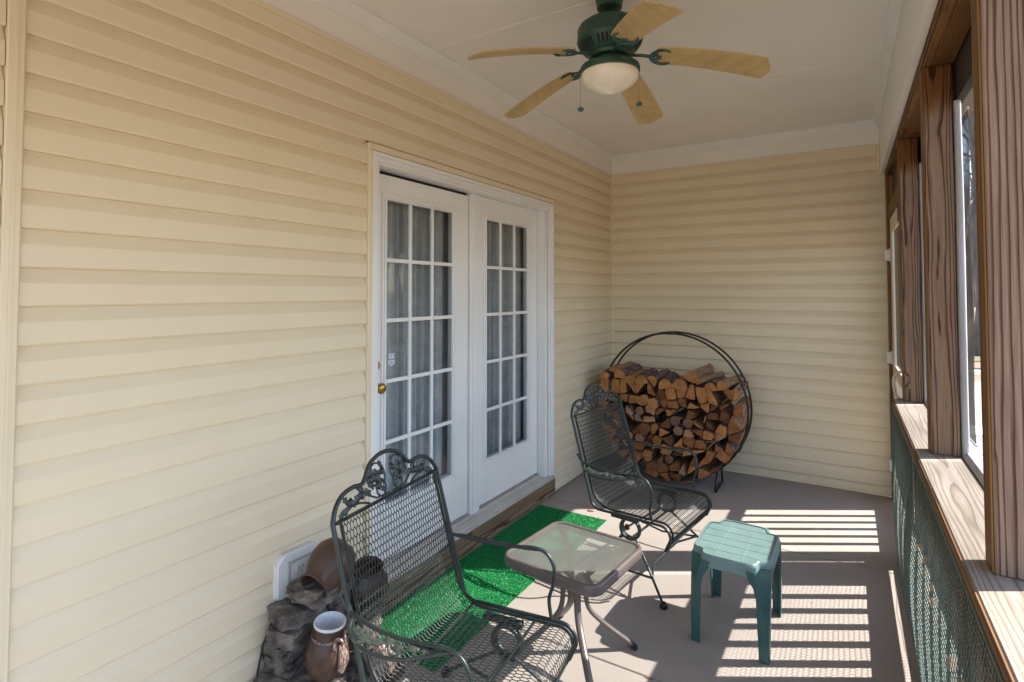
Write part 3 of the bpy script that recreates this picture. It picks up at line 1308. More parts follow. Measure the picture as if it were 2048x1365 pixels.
def netpos(yy, tt):
    """yy along, tt height 0..0.9 from the top down"""
    z = CAPZ - .04 - tt
    u = tt / .90
    b = .035 * np.sin(PI * np.clip(u, 0, 1)) * (.8 + .5 * np.sin(yy * 2.3 + .4)) + .006 * np.sin(yy * 7 + u * 2) * u + .002 * np.sin(yy * 19 + u * 5) * u
    x = CAPX0 - .004 - b + .010 * u
    z = np.maximum(z, .004)
    return np.stack([x, yy, z], -1)


A, B = [], []
for j in range(nt_ + 1):
    t0 = j * rowh
    off = (j % 2) * a * .5
    i = np.arange(ny)
    yy = -1.17 - (i + .5) * a - off
    # hexagon edges: two slanted and one upright per cell
    y_l, y_m, y_r = yy - a / 2, yy, yy + a / 2
    h = rowh * .32
    A += [np.stack([y_l, np.full(ny, t0 + h)], -1), np.stack([y_m, np.full(ny, t0)], -1), np.stack([y_l, np.full(ny, t0 + h)], -1)]
    B += [np.stack([y_m, np.full(ny, t0)], -1), np.stack([y_r, np.full(ny, t0 + h)], -1), np.stack([y_l, np.full(ny, t0 + rowh)], -1)]
A = np.concatenate(A)
B = np.concatenate(B)
V, F = strands(netpos(A[:, 0], A[:, 1]), netpos(B[:, 0], B[:, 1]), .00135)
net = thing('plastic_netting', 'green plastic mesh netting hung along the inside of the railing', 'netting', (2.24, -3.0, 0))
o = np_mesh('net_mesh', V, F, M['net'], net)
mb = MB()
mb.tube([tuple(netpos(np.array(y), np.array(.0))) for y in np.linspace(-1.17, -4.75, 80)], .003, 6)
mb.build('top_cord', M['net'], net, smooth=60)

# insect screens
for (ya, yb, lab) in ((-1.29, -2.37, 'grey insect screen between the screen door post and the middle post'),
                      (-2.50, -3.46, 'grey insect screen between the middle post and the nearest post')):
    sc = thing('insect_screen', lab, 'screen', (2.45, (ya + yb) / 2, CAPZ), 0, 'insect screens above the rail')
    mb = MB()
    n = 14
    vs, fs = [], []
    for i in range(n + 1):
        for k in range(n + 1):
            vs.append((2.447 + .004 * math.sin(i * 1.3) * math.sin(k * .9), ya + (yb - ya) * i / n, CAPZ + .02 + (2.336 - CAPZ - .02) * k / n))
    for i in range(n):
        for k in range(n):
            q = i * (n + 1) + k
            fs.append((q, q + n + 1, q + n + 2, q + 1))
    mb.add(vs, fs)
    mb.build('mesh', M['screen'], sc, smooth=60, fix=False)
    for z_ in (CAPZ + .023, 2.3255):
        mb = MB()
        mb.box(2.443, yb, z_, 2.452, ya, z_ + .008)
        mb.build('spline', M['whitefab'], sc)

# jamb post and screen door
jp = thing('door_jamb', 'stained timber jamb post beside the end wall at the screen door', 'post', (2.34, -.04, 0))
mb = MB()
mb.box(2.2875, -.105, 0, 2.40, -.0275, 2.486, .003)
mb.build('timber', M['stain'], jp)
mb = MB()
mb.box(2.296, -1.178, 2.150, 2.392, -.106, 2.255, .003)
mb.build('lintel', M['stain_y'], jp)
mb = MB()
mb.box(2.33, -1.178, 2.256, 2.350, -.106, 2.486)
mb.build('transom_panel', M['darkboard'], jp)

sd = thing('screen_door', 'beige framed screen door with white hinges in the far right corner', 'door', (2.33, -.6, 0))
SX0, SX1 = 2.306, 2.336
Y0, Y1 = -.110, -1.1785
mb = MB()
for ya, yb in ((Y0, -.285), (-1.045, Y1)):
    mb.box(SX0, ya, .02, SX1, yb, 2.145, .003)
mb.box(SX0, -.2852, .02, SX1 - .0005, -1.0448, .148, .003)
mb.box(SX0, -.2852, .965, SX1 - .0005, -1.0448, 1.045, .003)
mb.box(SX0, -.2852, 2.035, SX1 - .0005, -1.0448, 2.145, .003)
mb.build('door_frame', M['creamframe'], sd)
mb = MB()
mb.add([(2.322, -.285, 1.045), (2.322, -1.045, 1.045), (2.322, -1.045, 2.035), (2.322, -.285, 2.035)], [(0, 1, 2, 3)])
mb.build('door_mesh', M['doorscreen'], sd, fix=False)
y = -.412
while y > -.96:
    mb = MB()
    mb.box(2.308, y - .017, .1485, 2.334, y + .017, .9645, .003)
    mb.build('spindle', M['creamframe'], sd)
    y -= .127
for z in (1.87, 1.085, .265):
    mb = MB()
    mb.box(2.270, -.118, z - .042, 2.302, -.085, z + .042, .004)
    mb.tube([(2.302, -.108, z - .05), (2.302, -.108, z + .05)], .007, 8)
    mb.build('hinge', M['plastic'], sd)
mb = MB()
mb.tube(smoothpath([(SX0, -1.10, 1.10), (2.272, -1.10, 1.092), (2.256, -1.10, 1.06), (2.254, -1.10, 1.01), (2.262, -1.10, .96), (2.28, -1.10, .935), (SX0, -1.10, .93)], 5), .009, 10)
mb.build('handle', M['creamframe'], sd, smooth=60)
mb = MB()
mb.box(SX0 - .016, -1.15, 2.02, SX0 - .0005, -1.09, 2.13, .003)
mb.build('latch_box', M['black'], sd)

# ================================================================== CEILING FAN
FX, FY = 1.118, -2.881
fan = thing('ceiling_fan', 'green ceiling fan with five drooping maple blades and a white light bowl', 'ceiling fan', (FX, FY, CEIL))
mb = MB()
mb.lathe([(.066, CEIL - .001), (.064, CEIL - .03), (.058, CEIL - .062), (.056, CEIL - .080), (.040, CEIL - .088), (.014, CEIL - .088)], 36, (FX, FY, 0))
mb.build('canopy', M['fangreen'], fan, smooth=40)
mb = MB()
mb.tube([(FX, FY, CEIL - .085), (FX, FY, 2.805)], .0115, 14)
mb.build('downrod', M['fangreen'], fan, smooth=40)
mb = MB()
mb.lathe([(.02, 2.810), (.075, 2.808), (.118, 2.799), (.138, 2.784), (.145, 2.768), (.145, 2.722), (.148, 2.717), (.145, 2.711), (.121, 2.676), (.092, 2.656), (.088, 2.642), (.05, 2.638)], 48, (FX, FY, 0))
mh = mb.build('motor_housing', M['fangreen'], fan, smooth=35)
mb = MB()
for i in range(44):
    a = 2 * PI * i / 44
    if i % 11 == 10:
        continue
    R = Matrix.Translation((FX, FY, 0)) @ Matrix.Rotation(a, 4, 'Z')
    s0 = len(mb.v)
    p0, p1 = (.1385, 2.7015), (.1130, 2.6645)
    for (r, z) in ():
        pass
    w0, w1 = .0056, .0044
    mb.add([(p0[0] + .0018, -w0, p0[1] - .0018), (p0[0] + .0018, w0, p0[1] - .0018), (p1[0] + .0018, w1, p1[1] - .0018 + .006), (p1[0] + .0018, -w1, p1[1] - .0018 + .006)], [(0, 1, 2, 3)])
    mb.xf(R, s0)
mb.build('vents', M['fandark'], mh)['kind'] = 'stuff'
mb = MB()
mb.lathe([(.060, 2.640), (.060, 2.614), (.066, 2.610), (.120, 2.607), (.131, 2.600), (.134, 2.592), (.134, 2.574), (.130, 2.569), (.121, 2.571)], 48, (FX, FY, 0))
mb.build('light_ring', M['fangreen'], fan, smooth=40)
mb = MB()
mb.lathe([(.124, 2.577), (.128, 2.566), (.127, 2.552), (.119, 2.535), (.101, 2.518), (.076, 2.503), (.050, 2.492), (.030, 2.484), (.014, 2.479), (.0005, 2.477)], 48, (FX, FY, 0))
mb.build('light_bowl', M['bowl'], fan, smooth=60)
# blades: outline along local x, drooping towards the tip
BL_R0, BL_R1 = .205, .660
bl = []
NB = 16
for i in range(NB + 1):
    t = i / NB
    r = BL_R0 + (BL_R1 - BL_R0) * t
    hw = .058 + .013 * min(1, t * 1.2)
    bl.append((r, hw))
tipc = [(.657, .054), (.659, .040), (.668, .030), (.671, .015), (.672, .0)]


def blade_z(r, droop=.105):
    u = max(0, (r - .14)) / .52
    return 2.640 - droop * u ** 1.5


def blade_mb():
    mb = MB()
    up, lo = [], []
    out = [(r, hw) for r, hw in bl[:-1]]
    out[0] = (BL_R0 + .0, .048)
    out.insert(1, (BL_R0 + .010, .057))
    out += [(.640, .071), (.652, .066)] + tipc
    full = out + [(r, -h) for r, h in out[-2::-1]]
    pitch = math.tan(math.radians(-11))
    n = len(full)
    # strips between +h and -h at the same r
    m = len(out)
    vs = []
    for (r, h) in out:
        for s in (1, .5, 0, -.5, -1):
            vs.append((r, h * s, blade_z(r) + h * s * pitch + .003))
    for (r, h) in out:
        for s in (1, .5, 0, -.5, -1):
            vs.append((r, h * s, blade_z(r) + h * s * pitch - .003))
    fs = []
    o5 = m * 5
    for i in range(m - 1):
        for k in range(4):
            a = i * 5 + k
            fs.append((a, a + 1, a + 6, a + 5))
            fs.append((o5 + a, o5 + a + 5, o5 + a + 6, o5 + a + 1))
        fs.append((i * 5, (i + 1) * 5, o5 + (i + 1) * 5, o5 + i * 5))
        fs.append((i * 5 + 4, o5 + i * 5 + 4, o5 + (i + 1) * 5 + 4, (i + 1) * 5 + 4))
    for k in range(4):
        fs.append((k, o5 + k, o5 + k + 1, k + 1))
    mb.add(vs, fs)
    return mb


def arm_mb():
    mb = MB()
    mb.tube([(.07, 0, 2.648), (.11, 0, 2.645), (.15, 0, 2.640), (.178, 0, 2.633)], .0075, 8, flat=(.006, .011))
    pitch = math.tan(math.radians(-11))

    def zz(x, y):
        return blade_z(x) + y * pitch - .0065
    # half-moon bracket with scrolled inner edge
    o, inn = [], []
    for k in range(17):
        th = math.radians(90 + 180 * k / 16)
        o.append((.232 + .060 * math.cos(th), .054 * math.sin(th)))
        q = .034 + .006 * math.cos(6 * (th - PI))
        inn.append((.232 + q * math.cos(th) * 1.0, .040 * math.sin(th)))
    vs, fs = [], []
    for (x, y) in o:
        vs.append((x, y, zz(x, y)))
    for (x, y) in inn:
        vs.append((x, y, zz(x, y) - .002))
    for (x, y) in o:
        vs.append((x, y, zz(x, y) - .005))
    n = 17
    for k in range(n - 1):
        fs.append((k, k + 1, n + k + 1, n + k))
        fs.append((2 * n + k, n + k, n + k + 1, 2 * n + k + 1))
    mb.add(vs, fs)
    for s in (1, -1):
        mb.tube([(.172, 0, zz(.172, 0)), (.200, .012 * s, zz(.2, 0) - .003), (.222, .010 * s, zz(.222, 0) - .003)], .004, 6)
        mb.tube([(.20, .012 * s, zz(.2, 0) - .003), (.208, .030 * s, zz(.208, .03 * s) - .003)], .004, 6)
        mb.tube([(.232, .050 * s, zz(.232, .05 * s) - .002), (.252, .046 * s, zz(.252, .046 * s) - .002), (.264, .038 * s, zz(.264, .038 * s) - .001)], [.006, .005, .003], 6)
    mb.tube([(.222, .010, zz(.222, 0) - .003), (.222, -.010, zz(.222, 0) - .003)], .004, 6)
    return mb


for k in range(5):
    a = math.radians(-124.84 + 72 * k)
    R = Matrix.Translation((FX, FY, 0)) @ Matrix.Rotation(a, 4, 'Z')
    if k == 0:
        b0 = blade_mb().build('blade', M['blade'], fan, smooth=30)
        b0.data.transform(Matrix.Translation((FX, FY, CEIL)))   # back to fan-local axes
        a0 = arm_mb().build('blade_arm', M['fanblue'], b0, smooth=40)
        a0.data.transform(Matrix.Translation((FX, FY, CEIL)))
        for o_ in (b0,):
            o_.location = (0, 0, -CEIL)
        b0.rotation_euler = (0, 0, a)
    else:
        b1 = b0.copy()
        COL.objects.link(b1)
        b1.rotation_euler = (0, 0, a)
        a1 = a0.copy()
        COL.objects.link(a1)
        a1.parent = b1
for (ang, zb) in ((-147, 2.405), (33, 2.432)):
    cx_, cy_ = FX + .133 * math.cos(math.radians(ang)), FY + .133 * math.sin(math.radians(ang))
    mb = MB()
    z = 2.575
    mb.tube([(cx_, cy_, 2.578), (cx_, cy_, zb + .008)], .0011, 6)
    while z > zb + .01:
        mb.lathe([(.0004, .0018), (.0019, 0), (.0004, -.0018)], 6, (cx_, cy_, z))
        z -= .0055
    ch = mb.build('pull_chain', M['brass'], fan)
    mb = MB()
    mb.lathe([(.003, .012), (.010, .009), (.0145, .003), (.013, -.003), (.006, -.008), (.001, -.009)], 16, (cx_, cy_, zb))
    mb.build('pull_knob', M['fanblue'], ch, smooth=40)

# ================================================================== PATIO CHAIRS
CW, CB, CZT, CZS, CD = .594, .14, .862, .370, .42
SL = math.hypot(CB, CZT - CZS)
bx, bz = -CB / SL, (CZT - CZS) / SL          # direction up the back


def chair_profile(rad, inset, lip=.115, top=None):
    """(x,z) polyline from the top of the back to the front lip; inset moves it towards the sitter"""
    # corner between back and seat
    nb = (bz, -bx)                      # normal of back towards the sitter (+x)
    # offset lines: back passes P0+inset*nb ; seat z = CZS+inset
    zs = CZS + inset
    # intersection
    P0 = np.array([0, CZS]) + inset * np.array(nb)
    t = (zs - P0[1]) / bz
    C = P0 + t * np.array([bx, bz])
    ang = math.acos(max(-1, min(1, (bx * 1.0))))   # angle between back dir and +x
    d = rad / math.tan(ang / 2)
    pa = C + d * np.array([bx, bz])
    pb = C + d * np.array([1, 0])
    cen = pb + np.array([0, rad])
    topz = top if top else CZT
    tt = (topz - C[1]) / bz
    pts = [tuple(C + tt * np.array([bx, bz]))]
    for k in range(1, 8):
        pts.append(tuple(C + (tt + (d - tt) * k / 8) * np.array([bx, bz])))
    a0 = math.atan2(pa[1] - cen[1], pa[0] - cen[0])
    a1 = -PI / 2
    if a0 > 0:
        a0 -= 2 * PI
    for k in range(9):
        q = a0 + (a1 - a0) * k / 8
        pts.append((cen[0] + rad * math.cos(q), cen[1] + rad * math.sin(q)))
    rf = .055
    xe = CD - .02
    for k in range(1, 7):
        x = pb[0] + (xe - pb[0]) * k / 6
        pts.append((x, zs + .006 * (x / xe)))
    c2 = (xe, zs + .006 - rf)
    for k in range(1, 7):
        q = PI / 2 - (PI / 2 + .15) * k / 6
        pts.append((c2[0] + rf * math.cos(q), c2[1] + rf * math.sin(q)))
    x, z = pts[-1]
    for k in range(1, 4):
        pts.append((x - .015 * k * lip / .115 * .6, z - (lip - .055) * k / 3))
    return pts


def backpt(u, s):
    """point on the back plane: u across, s up from the bend"""
    return (bx * s, u, CZS + bz * s)


def leaf_blob(mb, c, ang, L, Wd, fr):
    """small cast leaf: pointed oval with raised midrib, in the frame fr(a,b,h)"""
    n = 20
    ca, sa = math.cos(ang), math.sin(ang)
    ring = []
    for k in range(n):
        t = 2 * PI * k / n
        wob = .86 + .20 * math.cos(5 * t) + (.22 if k == 0 else 0)
        a_, b_ = L * .5 * math.cos(t) * wob, Wd * .5 * math.sin(t) * wob
        ring.append((c[0] + ca * a_ - sa * b_, c[1] + sa * a_ + ca * b_))
    for sgn in (1, -1):
        vs = [fr(a_, b_, 0.0015 * sgn) for a_, b_ in ring] + [fr(c[0], c[1], .0055 * sgn)]
        mb.add(vs, [(k, (k + 1) % n, n) for k in range(n)])
    vs = [fr(a_, b_, .0015) for a_, b_ in ring] + [fr(a_, b_, -.0015) for a_, b_ in ring]
    mb.add(vs, [(k, (k + 1) % n, n + (k + 1) % n, n + k) for k in range(n)])


def spiral(c, r0, r1, a0, turns, n=22):
    return [(c[0] + (r0 + (r1 - r0) * k / n) * math.cos(a0 + turns * 2 * PI * k / n), c[1] + (r0 + (r1 - r0) * k / n) * math.sin(a0 + turns * 2 * PI * k / n)) for k in range(n + 1)]


def make_chair(label):
    c = thing('patio_chair', label, 'chair', (0, 0, 0), 0, 'wrought iron spring patio chairs', world_built=False)
    h = CW / 2
    # ---- outer frame rod: lip - seat side - back side - three lobed crest - down the other side
    side = chair_profile(.055, 0.0)
    left = [(x, h, z) for x, z in side[::-1]]
    right = [(x, -h, z) for x, z in side]
    lobes = [(.272, .040), (.232, .068), (.18, .076), (.142, .072), (.120, .085), (.085, .122), (.040, .140), (0, .145)]
    crest = [backpt(u, SL + s) for u, s in lobes]
    crest += [backpt(-u, SL + s) for u, s in lobes[-2::-1]]
    path = left[:-1] + smoothpath([left[-1]] + crest + [right[0]], 4)[:-1] + right
    mb = MB()
    mb.tube(path, .0078, 8)
    mb.build('frame_rod', M['iron'], c, smooth=50)
    # ---- mesh border
    inner = chair_profile(.125, .004)
    hi = h - .030
    mb = MB()
    for s in (1, -1):
        mb.tube([(x, s * hi, z) for x, z in inner], .006, 6, flat=(.0035, .007))
    mb.tube([backpt(-h + .01, SL - .004), backpt(h - .01, SL - .004)], .006, 6, flat=(.004, .011))
    x, z = inner[-1]
    mb.tube([(x, -hi, z), (x, hi, z)], .005, 6)
    # bars under the seat and behind the back joining border and frame
    for (px, pz) in ((.04, CZS - .001), (.30, CZS - .004)):
        mb.tube([(px, -h, pz), (px, h, pz)], .005, 6)
    mb.tube([backpt(-h, .22), backpt(h, .22)], .0045, 6)
    mb.build('mesh_border', M['iron'], c, smooth=50)
    # ---- expanded metal mesh following the profile
    P = np.array(inner)
    dl = np.concatenate([[0], np.cumsum(np.linalg.norm(np.diff(P, axis=0), axis=1))])
    LT = dl[-1]

    def pos(s, u):
        s = np.clip(s, 0, LT)
        return np.stack([np.interp(s, dl, P[:, 0]), u, np.interp(s, dl, P[:, 1])], -1)
    pu, l1, ri = .0150, .0145, .0095
    A, B = [], []
    per = l1 + ri
    nr = int(LT / per)
    ncol = int(2 * hi / pu)
    for j in range(nr + 1):
        o_ = (j % 2) * pu / 2
        u = -hi + o_ + np.arange(ncol + 1) * pu
        u = u[u <= hi]
        s0 = j * per
        one = np.ones_like(u)
        A.append(np.stack([s0 * one, u], -1)); B.append(np.stack([(s0 + l1) * one, u], -1))
        for sg in (1, -1):
            A.append(np.stack([(s0 + l1) * one, u], -1)); B.append(np.stack([(s0 + per) * one, np.clip(u + sg * pu / 2, -hi, hi)], -1))
    A = np.concatenate(A); B = np.concatenate(B)
    V, F = strands(pos(A[:, 0], A[:, 1]), pos(B[:, 0], B[:, 1]), .0016, sides=4)
    np_mesh('seat_mesh', V, F, M['iron'], c)
    # ---- cast rose and scroll panel in the crest
    mb = MB()

    def fr(a_, b_, hh):
        p = backpt(a_, SL + b_)
        return (p[0] + bz * hh, p[1], p[2] - bx * hh)
    for s in (1, -1):
        mb.tube([fr(s * a_, b_, 0) for a_, b_ in spiral((.062, .082), .052, .012, -2.2, -1.15)], .0035, 6)
        mb.tube([fr(s * a_, b_, 0) for a_, b_ in spiral((.052, .030), .034, .010, 2.0, 1.1)], .0035, 6)
        mb.tube([fr(s * a_, b_, 0) for a_, b_ in [(.012, .005), (.08, .008), (.12, .030), (.15, .055), (.165, .066)]], .0035, 6)
        mb.tube([fr(s * a_, b_, 0) for a_, b_ in [(.12, .004), (.16, .018), (.20, .022), (.235, .012), (.262, .004)]], .0035, 6)
        for (a_, b_, an, L_, W_) in ((.060, .085, .3, .050, .034), (.085, .098, 1.1, .036, .026), (.052, .050, -.6, .042, .032), (.095, .058, .9, .046, .028), (.120, .040, .4, .044, .026),
                                     (.145, .052, 1.3, .040, .024), (.170, .036, -.3, .044, .030), (.200, .030, .5, .046, .030), (.225, .046, 1.0, .034, .022), (.232, .016, -.4, .044, .024), (.036, .026, .8, .036, .022), (.255, .010, -.7, .032, .018), (.030, .110, 1.2, .03, .02)):
            leaf_blob(mb, (s * a_, b_), an if s > 0 else PI - an, L_, W_, fr)
        for (a_, b_, r_) in ((.066, .074, .019), (.098, .074, .015), (.060, .044, .015), (.150, .040, .015), (.205, .034, .014), (.030, .085, .012)):
            for sgn in (1, -1):
                ring = [fr(s * a_ + r_ * (1 + .16 * math.cos(5 * t)) * math.cos(t), b_ + r_ * (1 + .16 * math.cos(5 * t)) * math.sin(t), .001 * sgn) for t in np.linspace(0, 2 * PI, 21)[:-1]]
                r2 = [fr(s * a_ + r_ * .55 * math.cos(t), b_ + r_ * .55 * math.sin(t), .009 * sgn) for t in np.linspace(0, 2 * PI, 21)[:-1]]
                mb.add(ring + r2 + [fr(s * a_, b_, .006 * sgn)], [(k, (k + 1) % 20, 20 + (k + 1) % 20, 20 + k) for k in range(20)] + [(20 + k, 20 + (k + 1) % 20, 40) for k in range(20)])
    mb.build('crest_scroll', M['iron'], c, smooth=50)
    # ---- arms
    for s in (1, -1):
        mb = MB()
        ab = backpt(s * h, .255)
        seatz = CZS + .002
        inner_arm = [(ab[0] - .030, s * (h + .004), ab[2] + .040), ab, (-.01, s * (h + .012), .606), (.08, s * (h + .022), .598), (.20, s * (h + .027), .602), (.285, s * (h + .027), .612), (.335, s * (h + .026), .598),
                     (.362, s * (h + .024), .555), (.362, s * (h + .018), .50), (.348, s * (h + .010), .45), (.352, s * (h + .006), .41), (.362, s * h, seatz)]
        mb.tube(smoothpath(inner_arm, 5), .0068, 8)
        outer = [(-.045, s * (h + .018), .606), (-.02, s * (h + .055), .590), (.06, s * (h + .082), .577), (.16, s * (h + .078), .578), (.24, s * (h + .052), .592), (.30, s * (h + .03), .606)]
        mb.tube(smoothpath(outer, 5), .0055, 8)
        ar = mb.build('arm', M['iron'], c, smooth=50)
        mb = MB()

        def fa(a_, b_, hh, s=s):
            # a along the arm, b outward
            drop = -.30 * b_
            return (a_, s * (h + .022 + b_), .600 + drop + .02 * (a_ - .1) ** 2 + hh)
        for (cx_, cy_, r0, a0, tn) in ((.02, .030, .026, 2.6, -1.1), (.14, .030, .027, .4, 1.2), (.215, .020, .018, 2.4, -1.0)):
            mb.tube([fa(a_, b_, 0) for a_, b_ in spiral((cx_, cy_), r0, .006, a0, tn)], .003, 6)
        for (a_, b_, an, L_, W_) in ((.0, .020, .4, .050, .026), (.03, .034, .2, .055, .030), (.075, .034, -.2, .055, .026), (.11, .022, .5, .044, .026), (.15, .032, .1, .050, .026), (.19, .020, -.3, .046, .024), (.235, .014, -.2, .050, .016)):
            leaf_blob(mb, (a_, b_), an, L_, W_, fa)
        mb.build('arm_scroll', M['iron_leaf'], ar, smooth=50)
    # ---- coil springs
    for s in (1, -1):
        mb = MB()
        pts = []
        cx_, cz_, r = .205, .292, .054
        for k in range(66):
            a_ = PI / 2 + 2 * PI * k / 26
            pts.append((cx_ + r * math.cos(a_), s * (.262 - .013 * k / 26), cz_ + r * math.sin(a_)))
        mb.tube(pts, .0075, 8)
        mb.box(.10, s * .262 - .014, CZS - .030, .26, s * .262 + .014, CZS - .008, .003)
        mb.build('spring', M['iron'], c, smooth=50)
    # ---- legs and stretchers
    feet = []
    for sx, tip in ((1, (.444, .362)), (-1, (-.13, .362))):
        for s in (1, -1):
            mb = MB()
            st = (.225 if sx > 0 else .17, s * .236, .250)
            mb.tube([st, (st[0] + (tip[0] - st[0]) * .5, s * (.236 + (.362 - .236) * .5), .135), (tip[0], s * tip[1], .012)], .0068, 8)
            lg = mb.build('leg', M['iron'], c, smooth=50)
            mb = MB()
            mb.lathe([(.010, .030), (.013, .022), (.0195, .016), (.020, .004), (.017, .0), (.0005, .0)], 16, (tip[0], s * tip[1], 0))
            mb.build('foot', M['rubber'], lg, smooth=40)
    q = .62

    def on(sx, s, q):
        tip = (.444, .362) if sx > 0 else (-.13, .362)
        st = (.225 if sx > 0 else .17, .236, .250)
        return (st[0] + (tip[0] - st[0]) * q, s * (st[1] + (tip[1] - st[1]) * q), st[2] + (.012 - st[2]) * q)
    mb = MB()
    mb.tube([on(1, 1, q), (.30, .16, .105), (.30, -.16, .105), on(1, -1, q)], .006, 8)
    for s in (1, -1):
        mb.tube([on(1, s, q), (.15, s * .29, .085), on(-1, s, q)], .006, 8)
    mb.tube([(.205, -.236, .238), (.205, .236, .238)], .0065, 8)
    mb.build('stretcher', M['iron'], c, smooth=50)
    return c


ch1 = make_chair('nearest dark green wrought iron mesh chair, beside the fountain')
ch2 = copy_tree(ch1)
ch1.location = (.747, -3.710, 0)
ch1.rotation_euler = (0, 0, .117)
ch2.location = (.816, -2.002, 0)
ch2.rotation_euler = (0, 0, -.132)
ch2['label'] = 'far dark green wrought iron mesh chair, in front of the firewood rack'

# ================================================================== SIDE TABLE
TZ = .450


def make_table(label):
    t = thing('side_table', label, 'table', (0, 0, 0), 0, 'taupe metal side tables with glass tops', world_built=False)
    hs, rc = .235, .062

    def sq(hs, rc, n=7):
        out = []
        for (sx, sy, a0) in ((1, 1, 0), (-1, 1, 90), (-1, -1, 180), (1, -1, 270)):
            for k in range(n):
                a_ = math.radians(a0 + 90 * k / (n - 1))
                out.append((sx * (hs - rc) + rc * math.cos(a_), sy * (hs - rc) + rc * math.sin(a_)))
        return out
    mb = MB()
    rings = [(hs - .020, rc - .02, TZ - .004), (hs - .020, rc - .02, TZ), (hs - .014, rc - .014, TZ + .004), (hs - .004, rc - .004, TZ + .002), (hs, rc, TZ - .004), (hs, rc, TZ - .036), (hs - .003, rc - .003, TZ - .040), (hs - .010, rc - .01, TZ - .040), (hs - .014, rc - .014, TZ - .012), (hs - .024, rc - .024, TZ - .012)]
    R_ = [sq(a_, b_) for a_, b_, z in rings]
    n = len(R_[0])
    vs, fs = [], []
    for (pts, (_, _, z)) in zip(R_, rings):
        vs += [(x, y, z) for x, y in pts]
    for i in range(len(rings) - 1):
        for k in range(n):
            fs.append((i * n + k, i * n + (k + 1) % n, (i + 1) * n + (k + 1) % n, (i + 1) * n + k))
    mb.add(vs, fs)
    mb.build('rim', M['tablemetal'], t, smooth=50)
    mb = MB()
    pts = sq(hs - .0205, rc - .02)
    mb.add([(x, y, TZ - .003) for x, y in pts], [tuple(range(n))])
    mb.build('glass_top', M['frost'], t, fix=False)
    for k in range(4):
        a_ = PI / 4 + k * PI / 2
        ca, sa = math.cos(a_), math.sin(a_)
        prof = [(.275, TZ - .014), (.262, TZ - .016), (.20, TZ - .022), (.13, TZ - .042), (.075, TZ - .085), (.055, TZ - .14), (.052, TZ - .20), (.066, TZ - .255), (.105, TZ - .30), (.17, TZ - .355), (.235, TZ - .405), (.268, .016)]
        if k == 0:
            mb = MB()
            mb.tube(smoothpath([(r, 0, z) for r, z in prof], 3), .01, 10, flat=(.0105, .0155))
            lg0 = mb.build('leg', M['tablemetal'], t, smooth=60)
            lg0.rotation_euler = (0, 0, a_)
            mb = MB()
            mb.tube([(.258, 0, .0255), (.279, 0, .006)], .012, 10, flat=(.0125, .0175))
            cp0 = mb.build('foot_cap', M['rubber'], lg0, smooth=40)
        else:
            l1 = lg0.copy()
            COL.objects.link(l1)
            l1.rotation_euler = (0, 0, a_)
            c1 = cp0.copy()
            COL.objects.link(c1)
            c1.parent = l1
    mb = MB()
    z = TZ - .16
    mb.lathe([(.030, z - .012), (.034, z - .010), (.034, z + .010), (.030, z + .012)], 20)
    mb.build('collar', M['tablemetal'], t, smooth=40)
    for k in range(4):
        a_ = PI / 4 + k * PI / 2
        mb = MB()
        mb.lathe([(.009, 0), (.008, .003), (.0005, .004)], 10, (.0665 * math.cos(a_), .0665 * math.sin(a_), TZ - .135), Matrix.Rotation(a_, 4, 'Z') @ Matrix.Rotation(PI / 2, 4, 'Y'))
        mb.build('bolt', M['greyplastic'], t, smooth=40)
    return t


tb1 = make_table('small square glass-topped taupe table between the two chairs')
tb2 = copy_tree(tb1)
tb1.location = (.976, -2.974, 0)
tb1.rotation_euler = (0, 0, math.radians(-5.5))
tb2.location = (1.765, -3.815, 0)
tb2.rotation_euler = (0, 0, math.radians(-2))
tb2['label'] = 'second taupe glass-topped table, only its corner showing at the bottom edge'

# ================================================================== PLASTIC STOOL
stool = thing('plastic_stool', 'teal plastic step stool with cut-in corners, standing on the concrete', 'stool', (1.552, -2.383, 0), math.radians(-1.0), world_built=False)
SZ = .405
hx, hy = .168, .228


def stool_outline(s=0.0, z=0):
    """cross shaped top: rectangle with the four corners notched"""
    a, b = hx + s, hy + s
    n_x, n_y = .050, .062
    out = []
    quad = [(a, 0.0), (a - .002, b - n_y - .03), (a - .006, b - n_y - .008), (a - .016, b - n_y), (a - n_x + .012, b - n_y + .004), (a - n_x + .002, b - n_y + .014), (a - n_x, b - .03), (a - n_x - .006, b - .012), (a - n_x - .02, b - .004), (a - n_x - .05, b)]
    q1 = quad
    out += q1
    out += [(-x, y) for x, y in q1[::-1]]
    out += [(-x, -y) for x, y in q1[1:]]
    out += [(x, -y) for x, y in q1[::-1]][:-1]
    # drop consecutive duplicates
    res = []
    for p in out:
        if not res or math.hypot(p[0] - res[-1][0], p[1] - res[-1][1]) > 1e-5:
            res.append(p)
    return res


mb = MB()
lay = [(-.013, SZ - .001), (-.005, SZ - .0005), (0.0, SZ - .006), (.003, SZ - .020), (.004, SZ - .055), (.000, SZ - .055), (-.003, SZ - .02), (-.012, SZ - .012)]
R_ = [stool_outline(s) for s, z in lay]
n = len(R_[0])
vs, fs = [], []
for pts, (s, z) in zip(R_, lay):
    vs += [(x, y, z) for x, y in pts]
for i in range(len(lay) - 1):
    for k in range(n):
        fs.append((i * n + k, i * n + (k + 1) % n, (i + 1) * n + (k + 1) % n, (i + 1) * n + k))
mb.add(vs, fs)
mb.add([(x, y, SZ - .0045) for x, y in stool_outline(-.013)], [tuple(range(n))])
mb.add([(x, y, SZ - .014) for x, y in stool_outline(-.012)], [tuple(range(n))])
